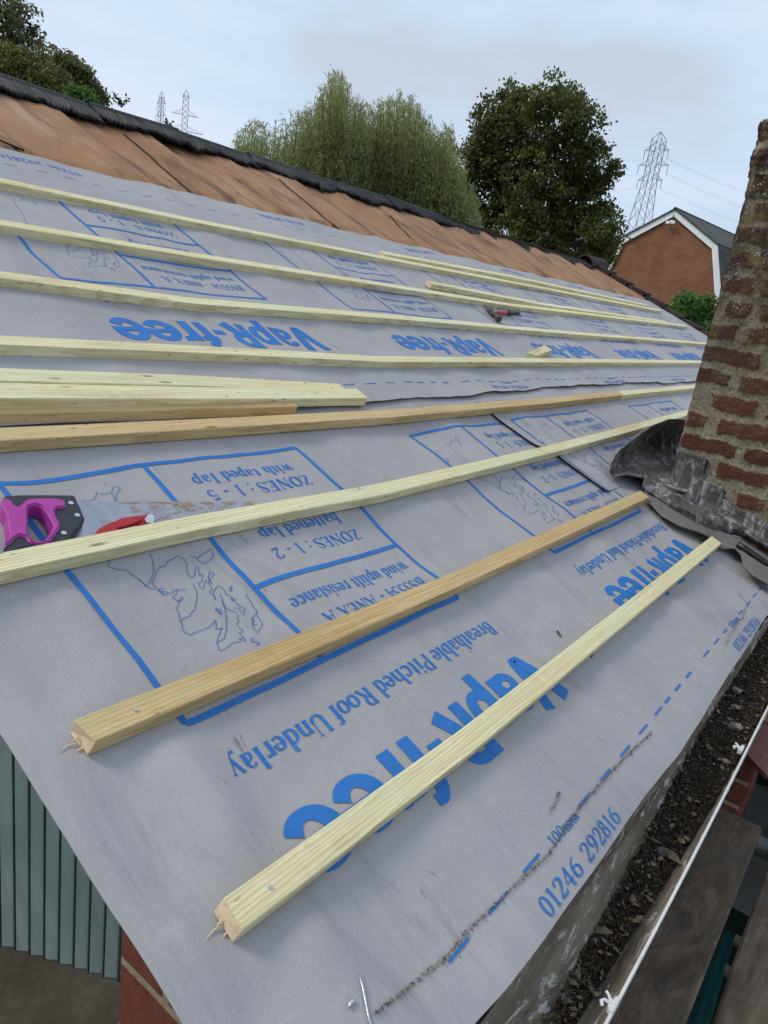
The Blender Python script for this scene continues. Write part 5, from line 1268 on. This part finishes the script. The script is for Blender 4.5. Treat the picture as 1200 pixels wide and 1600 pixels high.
m_ = MB(); m_.tube([(-.02, -.12, Za - .25), (.03, -.12, Za - 1.15)], .022, 6); m_.tube([(-.02, 0.05, Za - .9), (-.02, -.12, Za - .9)], .02, 6)
a_ = nadd('aerial', m_, M_GREYTUBE)
m_ = MB(); m_.box((-.22, -.28, Za - .72), (-.02, -.14, Za - .58)); m_.box((.05, -.28, Za - .74), (.24, -.14, Za - .60)); m_.box((-.06, -.2, Za - .62), (.08, -.14, Za - .55)); o = mesh_obj('floodlight', m_, M_UPVC, bevel=.02); o.parent = nh
m_ = MB(); yd = 2.0
m_.box((-Fh - .05, yd, Zf + .5), (-K_ - .0, yd + 1.6, Zk - .05)); dm = nadd('dormer', m_, M_UPVC)
m_ = MB(); m_.box((-Fh - .07, yd + .2, Zf + .75), (-Fh - .045, yd + 1.4, Zk - .25)); o = mesh_obj('window', m_, simple('dark_window_glass', (.04, .05, .06), .1, .6)); o.parent = dm
m_ = MB(); m_.box((-Fh - .2, yd - .1, Zk - .04), (-K_ + .3, yd + 1.7, Zk + .05)); o = mesh_obj('dormer_roof', m_, M_HROOF); o.parent = dm

# ------------------------------------------------------------------ trees
def leaf_quads(C_, N_, L_, W_, tint, droop=None):
    """C_ centres, L_ long axis vectors, W_ width vectors -> diamond leaves"""
    V = np.stack([C_ - L_, C_ + W_, C_ + L_, C_ - W_], 1).reshape(-1, 3)
    F = np.arange(len(V)).reshape(-1, 4); return V, F, np.repeat(tint, 4)
def unit(a): return a / (np.linalg.norm(a, axis=-1, keepdims=True) + 1e-9)
def tree_root(az_, D, name, label, cat, group=None):
    p = polar(az_, D, z=GZ); return empty(name, tuple(p), label, cat, group), p
def blob_tree(az_, D, name, label, cat, blobs, n, leaf, mat, group=None, trunk_r=.18, gaps=.18, seed=1, elong=1.0, branches=True):
    """blobs: (azimuth, elevation, radius m, depth offset) of the crown's boughs"""
    root, p0 = tree_root(az_, D, name, label, cat, group); r_ = np.random.default_rng(seed)
    cs = np.array([polar(a, D + dd, el=e_) for a, e_, rr, dd in blobs]); rs = np.array([b[2] for b in blobs])
    # clusters of twigs on and inside each bough
    CC, TT = [], []
    per = (rs ** 2) / (rs ** 2).sum()
    for c, rr, w_ in zip(cs, rs, per):
        m = int(n * w_ / 34) + 1
        d = unit(r_.normal(size=(m, 3))); rad = rr * (r_.random(m) ** .42) * (1 + .22 * r_.normal(size=m)).clip(.4, 1.35)
        k = c + d * rad[:, None] * np.array([1, 1, .9]); t0 = r_.random(m)
        for q, t_0, rd in zip(k, t0, rad):
            if r_.random() < gaps: continue
            nn = 34; off = r_.normal(size=(nn, 3)) * np.array([.30, .30, .22]) * leaf * 3.0
            CC.append(q + off); TT.append(np.clip(t_0 * .45 + r_.random(nn) * .55, 0, 1) * (.999 if r_.random() > .02 else 1) )
    Cn = np.vstack(CC); T = np.concatenate(TT); T = np.where(r_.random(len(T)) < .965, T * .93, T)
    L_ = unit(r_.normal(size=Cn.shape)) * leaf * (.6 + .7 * r_.random((len(Cn), 1))) * .5; W_ = unit(np.cross(L_, r_.normal(size=Cn.shape))) * leaf * .33 * elong
    V, F, A = leaf_quads(Cn, None, L_, W_, T)
    np_mesh('crown', V - p0, F, mat, root, A)
    m_ = MB(); top = cs.mean(0); mid = p0 * .45 + top * .55; mid[2] = GZ + (top[2] - GZ) * .55
    m_.tube([p0, (p0 + mid) / 2 + np.array([.1, .1, 0]), mid, top], [trunk_r, trunk_r * .8, trunk_r * .6, trunk_r * .25], 8)
    for c, rr in zip(cs, rs):
        s = r_.uniform(.35, .9); a = mid + (top - mid) * s * .6
        m_.tube([a, (a + c) / 2 + r_.normal(size=3) * .15, c, c + unit(r_.normal(size=3)) * rr * .6], [trunk_r * .35, trunk_r * .2, trunk_r * .1, .01], 5)
        for k in range(5): m_.tube([c, c + unit(r_.normal(size=3)) * rr * .85], [trunk_r * .1, .008], 4)
    o = mesh_obj('trunk', m_, M_BARK, smooth=True); o.parent = root; o.location = -Vector(tuple(p0))
    return root
def AE(x, y):
    r_ = ray(x, y); h = math.hypot(r_[0], r_[1]); return math.degrees(math.atan2(r_[1], r_[0])), math.degrees(math.atan(r_[2] / h))
def B(x, y, rpx, D, dd=0):
    a, e_ = AE(x, y); dist = math.hypot(D, 0); return (a, e_, rpx / FPX * D * 1.05, dd)
D = 24
mb_ = [(770,190,34),(815,175,34),(860,165,32),(900,195,32),(915,240,30),(760,235,38),(810,235,42),(860,235,40),(895,285,34),(935,275,26),(958,262,14),(740,285,34),(790,290,44),(845,300,46),(890,330,40),(930,330,30),(735,340,30),(780,340,40),(835,360,44),(890,375,40),(935,372,30),(950,362,18),(936,392,22),(800,400,40),(860,410,40),(740,390,30),(895,160,22),(790,158,18),(745,250,20),(872,150,18)]
blob_tree(26.5, D, 'maple_tree', 'large dark green round maple tree with a few yellow leaves beyond the ridge', 'tree', [B(x, y, r_, D, random.uniform(-1.6, 1.6)) for x, y, r_ in mb_], 74000, .115, M_MAPLE, None, .28, .20, 5)
# willow: upright wands with narrow leaves
def willow(az_, D, wands, n_side, seed, label):
    root, p0 = tree_root(az_, D, 'willow_tree', label, 'tree'); r_ = np.random.default_rng(seed); CC, LL, WW, TT = [], [], [], []; m_ = MB()
    for (x, y, wpx, ybase) in wands:
        for q in range(n_side):
            xx = x + r_.normal() * wpx * .5; yy = y + abs(r_.normal()) * 26 * (1 + .6 * abs(xx - x) / wpx); dd = r_.uniform(-1.3, 1.3)
            top = polar(*((lambda a: (a[0], D + dd, a[1]))(AE(xx, yy)))); bot = polar(AE(xx + r_.normal() * 14, ybase)[0], D + dd * .6, z=top[2] - r_.uniform(2.5, 4.5))
            bend = r_.normal(size=3) * .12; npt = int(55 + 30 * r_.random())
            t = r_.random(npt) ** .85; c = bot + (top - bot) * t[:, None] + bend * (np.sin(np.pi * t))[:, None]
            spread = .035 + .20 * (1 - t)[:, None]; c = c + r_.normal(size=c.shape) * spread
            up = unit(top - bot); l = unit(up * .75 + r_.normal(size=c.shape) * .55) * (.045 + .04 * r_.random((npt, 1)))
            CC.append(c); LL.append(l); WW.append(unit(np.cross(l, r_.normal(size=c.shape))) * .0105); TT.append(np.clip(.15 + .55 * t * r_.random() + .35 * r_.random(npt), 0, 1))
            if q % 3 == 0: m_.tube([bot, (bot + top) / 2 + bend, top], [.012, .008, .003], 3, caps=False)
    Cn = np.vstack(CC); T = np.concatenate(TT) * .93; T = np.where(r_.random(len(T)) < .006, 1, T)
    V, F, A = leaf_quads(Cn, None, np.vstack(LL), np.vstack(WW), T); np_mesh('crown', V - p0, F, M_WILLOW, root, A)
    m_.tube([p0, p0 + np.array([0, 0, 2.0])], [.2, .14], 8)
    o = mesh_obj('trunk', m_, M_BARK); o.parent = root; o.location = -Vector(tuple(p0)); return root
W1 = [(375,205,10,260),(395,185,16,270),(410,182,14,270),(432,200,16,280),(452,178,16,290),(470,168,14,300),(482,165,10,300),(497,150,12,300),(505,128,9,300),(519,108,7,300),(531,112,8,300),(541,128,8,300),(557,148,10,310),(566,160,10,310),
      (520,150,20,320),(490,190,26,320),(450,215,26,320),(560,190,24,330),(415,220,22,300),(385,225,16,280),(540,230,40,340),(500,240,40,330),(460,245,30,310)]
W2 = [(583,160,12,330),(600,152,10,330),(612,146,8,330),(626,136,8,330),(640,144,8,330),(655,158,10,340),(662,172,10,340),(680,192,10,350),(700,190,8,350),(706,205,9,350),(595,180,20,340),(640,180,26,350),(675,215,24,360),(620,215,34,360),
      (660,250,36,370),(700,240,20,370),(600,250,36,350),(640,290,40,380),(690,290,34,380),(725,300,20,390),(715,250,14,380),(570,260,34,350),(700,340,34,400),(735,345,20,400),(722,262,8,390),(734,285,8,390),(742,300,8,390),(745,330,12,400),(690,205,8,360)]
willow(42.0, 19, W1, 46, 3, 'tall wispy willow, the left and higher of the two beyond the ridge')
willow(35.5, 19.5, W2, 50, 4, 'wispy willow touching the round maple, right of the higher willow')
# left group
D = 30
blob_tree(63, D, 'poplar_tree', 'tall sparse leafy tree cut by the top left corner of the photo', 'tree', [B(x, y, r_, D, random.uniform(-1, 1)) for x, y, r_ in [(12,15,22),(36,28,18),(48,45,12),(18,55,24),(45,75,14),(62,70,10),(0,85,22),(-25,50,30),(-40,90,36),(-20,10,30)]], 7500, .15, M_BIRCH, None, .16, .38, 8)
blob_tree(61, 26, 'hawthorn_tree', 'dense olive green tree below the sparse one at the far left', 'tree', [B(x, y, r_, 26, random.uniform(-.8, .8)) for x, y, r_ in [(20,100,24),(55,105,22),(75,118,18),(30,125,26),(60,132,22),(0,110,26),(90,128,14)]], 16000, .11, M_OLIVE, None, .14, .05, 9)
blob_tree(58.5, 28, 'alder_tree', 'small green tree with feathery right side behind the left ridge', 'tree', [B(x, y, r_, 28, random.uniform(-.8, .8)) for x, y, r_ in [(98,98,15),(115,112,16),(130,122,14),(145,138,12),(100,125,20),(125,145,20),(140,155,14),(155,158,9),(88,140,20)]], 11000, .13, M_BIRCH, None, .1, .15, 12)
blob_tree(58.8, 22, 'elder_bush', 'low bright green bush just over the ridge at the left', 'bush', [B(x, y, r_, 22, 0) for x, y, r_ in [(120,150,12),(135,160,13),(110,158,10)]], 3500, .09, M_HEDGE, None, .06, .05, 14)
blob_tree(16, 14, 'laurel_bush', 'bright green leafy bush between the roof verge and the chimney', 'bush', [B(x, y, r_, 14, random.uniform(-.4, .4)) for x, y, r_ in [(1062,480,16),(1080,468,14),(1098,478,14),(1070,500,24),(1092,500,22),(1108,500,16),(1085,525,24),(1105,530,22),(1118,515,14),(1056,495,12)]], 9000, .065, M_HEDGE, None, .08, .05, 15)
# low greenery behind the roof and a dark hedge line under the house
blob_tree(24, 30, 'hedge', 'dark green hedge between the maple and the brick house', 'hedge', [B(x, y, r_, 30, random.uniform(-.5, .5)) for x, y, r_ in [(940,385,18),(935,402,18),(920,405,22)]], 6000, .12, M_MAPLE, None, .1, .1, 18)
# sprigs on the ridge line
for i, (x, y, s, lb) in enumerate([(190, 160, .10, 'tiny weed sprig on the ridge right of the left trees'), (263, 190, .07, 'tiny weed sprig on the ridge beside the left pylon')]):
    q = aty(x, y + 8, YR + .03); rt_ = empty('weed_sprig', tuple(q), lb, 'weed', 'weed sprigs growing on the ridge'); m_ = MB()
    for k in range(9):
        a = random.uniform(0, 6.28); d = np.array([math.cos(a) * .6, math.sin(a) * .4, random.uniform(.3, 1)]) * s * .5
        m_.tube([(0, 0, 0), d * .6, d], [.0015, .0012, .0006], 4)
        for j in range(4):
            c = d * (.4 + .2 * j); e_ = np.array([random.uniform(-1, 1), random.uniform(-1, 1), random.uniform(-.4, 1)]) * s * .13; f_ = np.cross(e_, (.3, .5, .8)) * .5; m_.add([c, c + e_ + f_, c + e_ * 2, c + e_ - f_], [(0, 1, 2, 3)])
    o = mesh_obj('leaves', m_, simple('weed_leaf', (.05, .09, .03), .7)); o.parent = rt_

# ------------------------------------------------------------------ pylons and wires
M_PYL = simple('pylon_steel', (.17, .185, .20), .6, .3, .2, .1, .3)
def pylon(xt, yt, xb, yb, D, W_base, arms, label, arm_az, r_leg, H0=None, ins=True):
    a, e_ = AE(xt, yt); top = polar(a, D, el=e_); base = np.array([top[0], top[1], GZ]); Ht = top[2] - GZ
    root = empty('electricity_pylon', tuple(base), label, 'pylon', 'electricity pylons on the horizon')
    ax = np.array([math.cos(R(arm_az)), math.sin(R(arm_az)), 0]); ay = np.array([-ax[1], ax[0], 0]); z_ = np.array([0, 0, 1.])
    tr = arms[0][0] * Ht; body_top = Ht * .965
    def half(z):                    # half width of the tower at height z
        zt = arms[-1][0] * Ht; w_t = W_base * .13
        return w_t if z > zt else w_t + (W_base / 2 - w_t) * (1 - z / zt) ** 1.15
    m_ = MB(); zs = [0]; z = 0
    while z < body_top: z += max(half(z) * 1.9, Ht * .03); zs.append(min(z, body_top))
    for a0_, a1_ in ((1, 1), (1, -1), (-1, -1), (-1, 1)):
        for z0_, z1_ in zip(zs, zs[1:]):
            m_.tube([ax * a0_ * half(z0_) + ay * a1_ * half(z0_) + z_ * z0_, ax * a0_ * half(z1_) + ay * a1_ * half(z1_) + z_ * z1_], r_leg, 4, caps=False)
        m_.tube([ax * a0_ * half(body_top) + ay * a1_ * half(body_top) + z_ * body_top, z_ * Ht], r_leg * .8, 4, caps=False)
    for z0_, z1_ in zip(zs, zs[1:]):
        for s in (1, -1):
            for (p_, q_) in ((ax, ay), (ay, ax)):
                h0_, h1_ = half(z0_), half(z1_)
                m_.tube([p_ * s * h0_ + q_ * h0_ + z_ * z0_, p_ * s * h1_ - q_ * h1_ + z_ * z1_], r_leg * .55, 3, caps=False); m_.tube([p_ * s * h0_ - q_ * h0_ + z_ * z0_, p_ * s * h1_ + q_ * h1_ + z_ * z1_], r_leg * .55, 3, caps=False)
    o = mesh_obj('tower', m_, M_PYL); o.parent = root
    tips = []
    for zf, hw in arms:
        z0_ = zf * Ht; hb = half(z0_)
        for s in (1, -1):
            m_ = MB(); tip = ax * s * hw + z_ * z0_; tips.append((base + tip, s))
            for t_ in (1, -1): m_.tube([ax * s * hb + ay * t_ * hb + z_ * z0_, tip], r_leg * .7, 3, caps=False)
            m_.tube([ax * s * hb + z_ * (z0_ + Ht * .03), tip], r_leg * .6, 3, caps=False)
            for f_ in (.35, .65): m_.tube([ax * s * (hb + (hw - hb) * f_) + z_ * z0_, ax * s * (hb + (hw - hb) * (f_ - .2)) + z_ * (z0_ + Ht * .03 * (1.2 - f_))], r_leg * .4, 3, caps=False)
            o = mesh_obj('cross_arm', m_, M_PYL); o.parent = root
        if ins:
            for s in (1, -1):
                m_ = MB(); tip = ax * s * hw + z_ * z0_; m_.tube([tip, tip - z_ * Ht * .045], r_leg * .8, 4); o = mesh_obj('insulator', m_, M_PYL); o.parent = root
    return root, tips, top, Ht
DR = 200.
r1_, tips, ptop, PH = pylon(1033, 206, 0, 0, DR, 9.5, [(.915, 3.0), (.845, 3.75), (.775, 3.05)], 'large lattice pylon rising behind the brick house, nearest of the three', 20 + 90 - 28, .085)
pylon(291.5, 140, 0, 0, 430., 11, [(.86, 6.5), (.77, 9.5), (.70, 7.5)], 'distant pylon with three wide cross arms, right one of the two at the left', 52.5 + 90, .13, ins=False)
pylon(253, 142, 0, 0, 470., 8, [(.93, 3.6), (.86, 4.2)], 'most distant slim pylon with short arms, leftmost of the three', 54 + 90 - 50, .12)
def wire(a, b, sag, label):
    m_ = MB(); pts = [a + (b - a) * t - np.array([0, 0, sag * 4 * t * (1 - t)]) for t in np.linspace(0, 1, 24)]; m_.tube([p - a for p in pts], .018, 3, caps=False)
    root = mesh_obj('power_line', m_, M_PYL); root.location = Vector(tuple(a)); return tag(root, label, 'power line', 'power lines strung from the big pylon')
PL = ['top right-hand', 'top left-hand', 'middle right-hand', 'middle left-hand', 'bottom right-hand', 'bottom left-hand']
wdir = np.array([math.cos(R(20 - 28)), math.sin(R(20 - 28)), 0])
for i, (tp, s) in enumerate(tips):
    a = tp - np.array([0, 0, PH * .045])
    if s < 0:
        for dd in (0, .35):
            e_ = polar(9.0, 330., el=8.3 - .9 * (i // 2)) + np.array([0, 0, dd * 2]); wire(a + np.array([0, 0, dd]), e_, 1.5, '%s power line %s running from the big pylon towards the chimney' % (['top', 'middle', 'bottom'][i // 2], 'lower strand' if dd == 0 else 'upper strand'))
    else:
        e_ = polar(48, 330., el=7.2 - .7 * (i // 2)); wire(a, e_, 3.0, '%s power line running from the big pylon left behind the maple' % ['top', 'middle', 'bottom'][i // 2])
print('scene built')
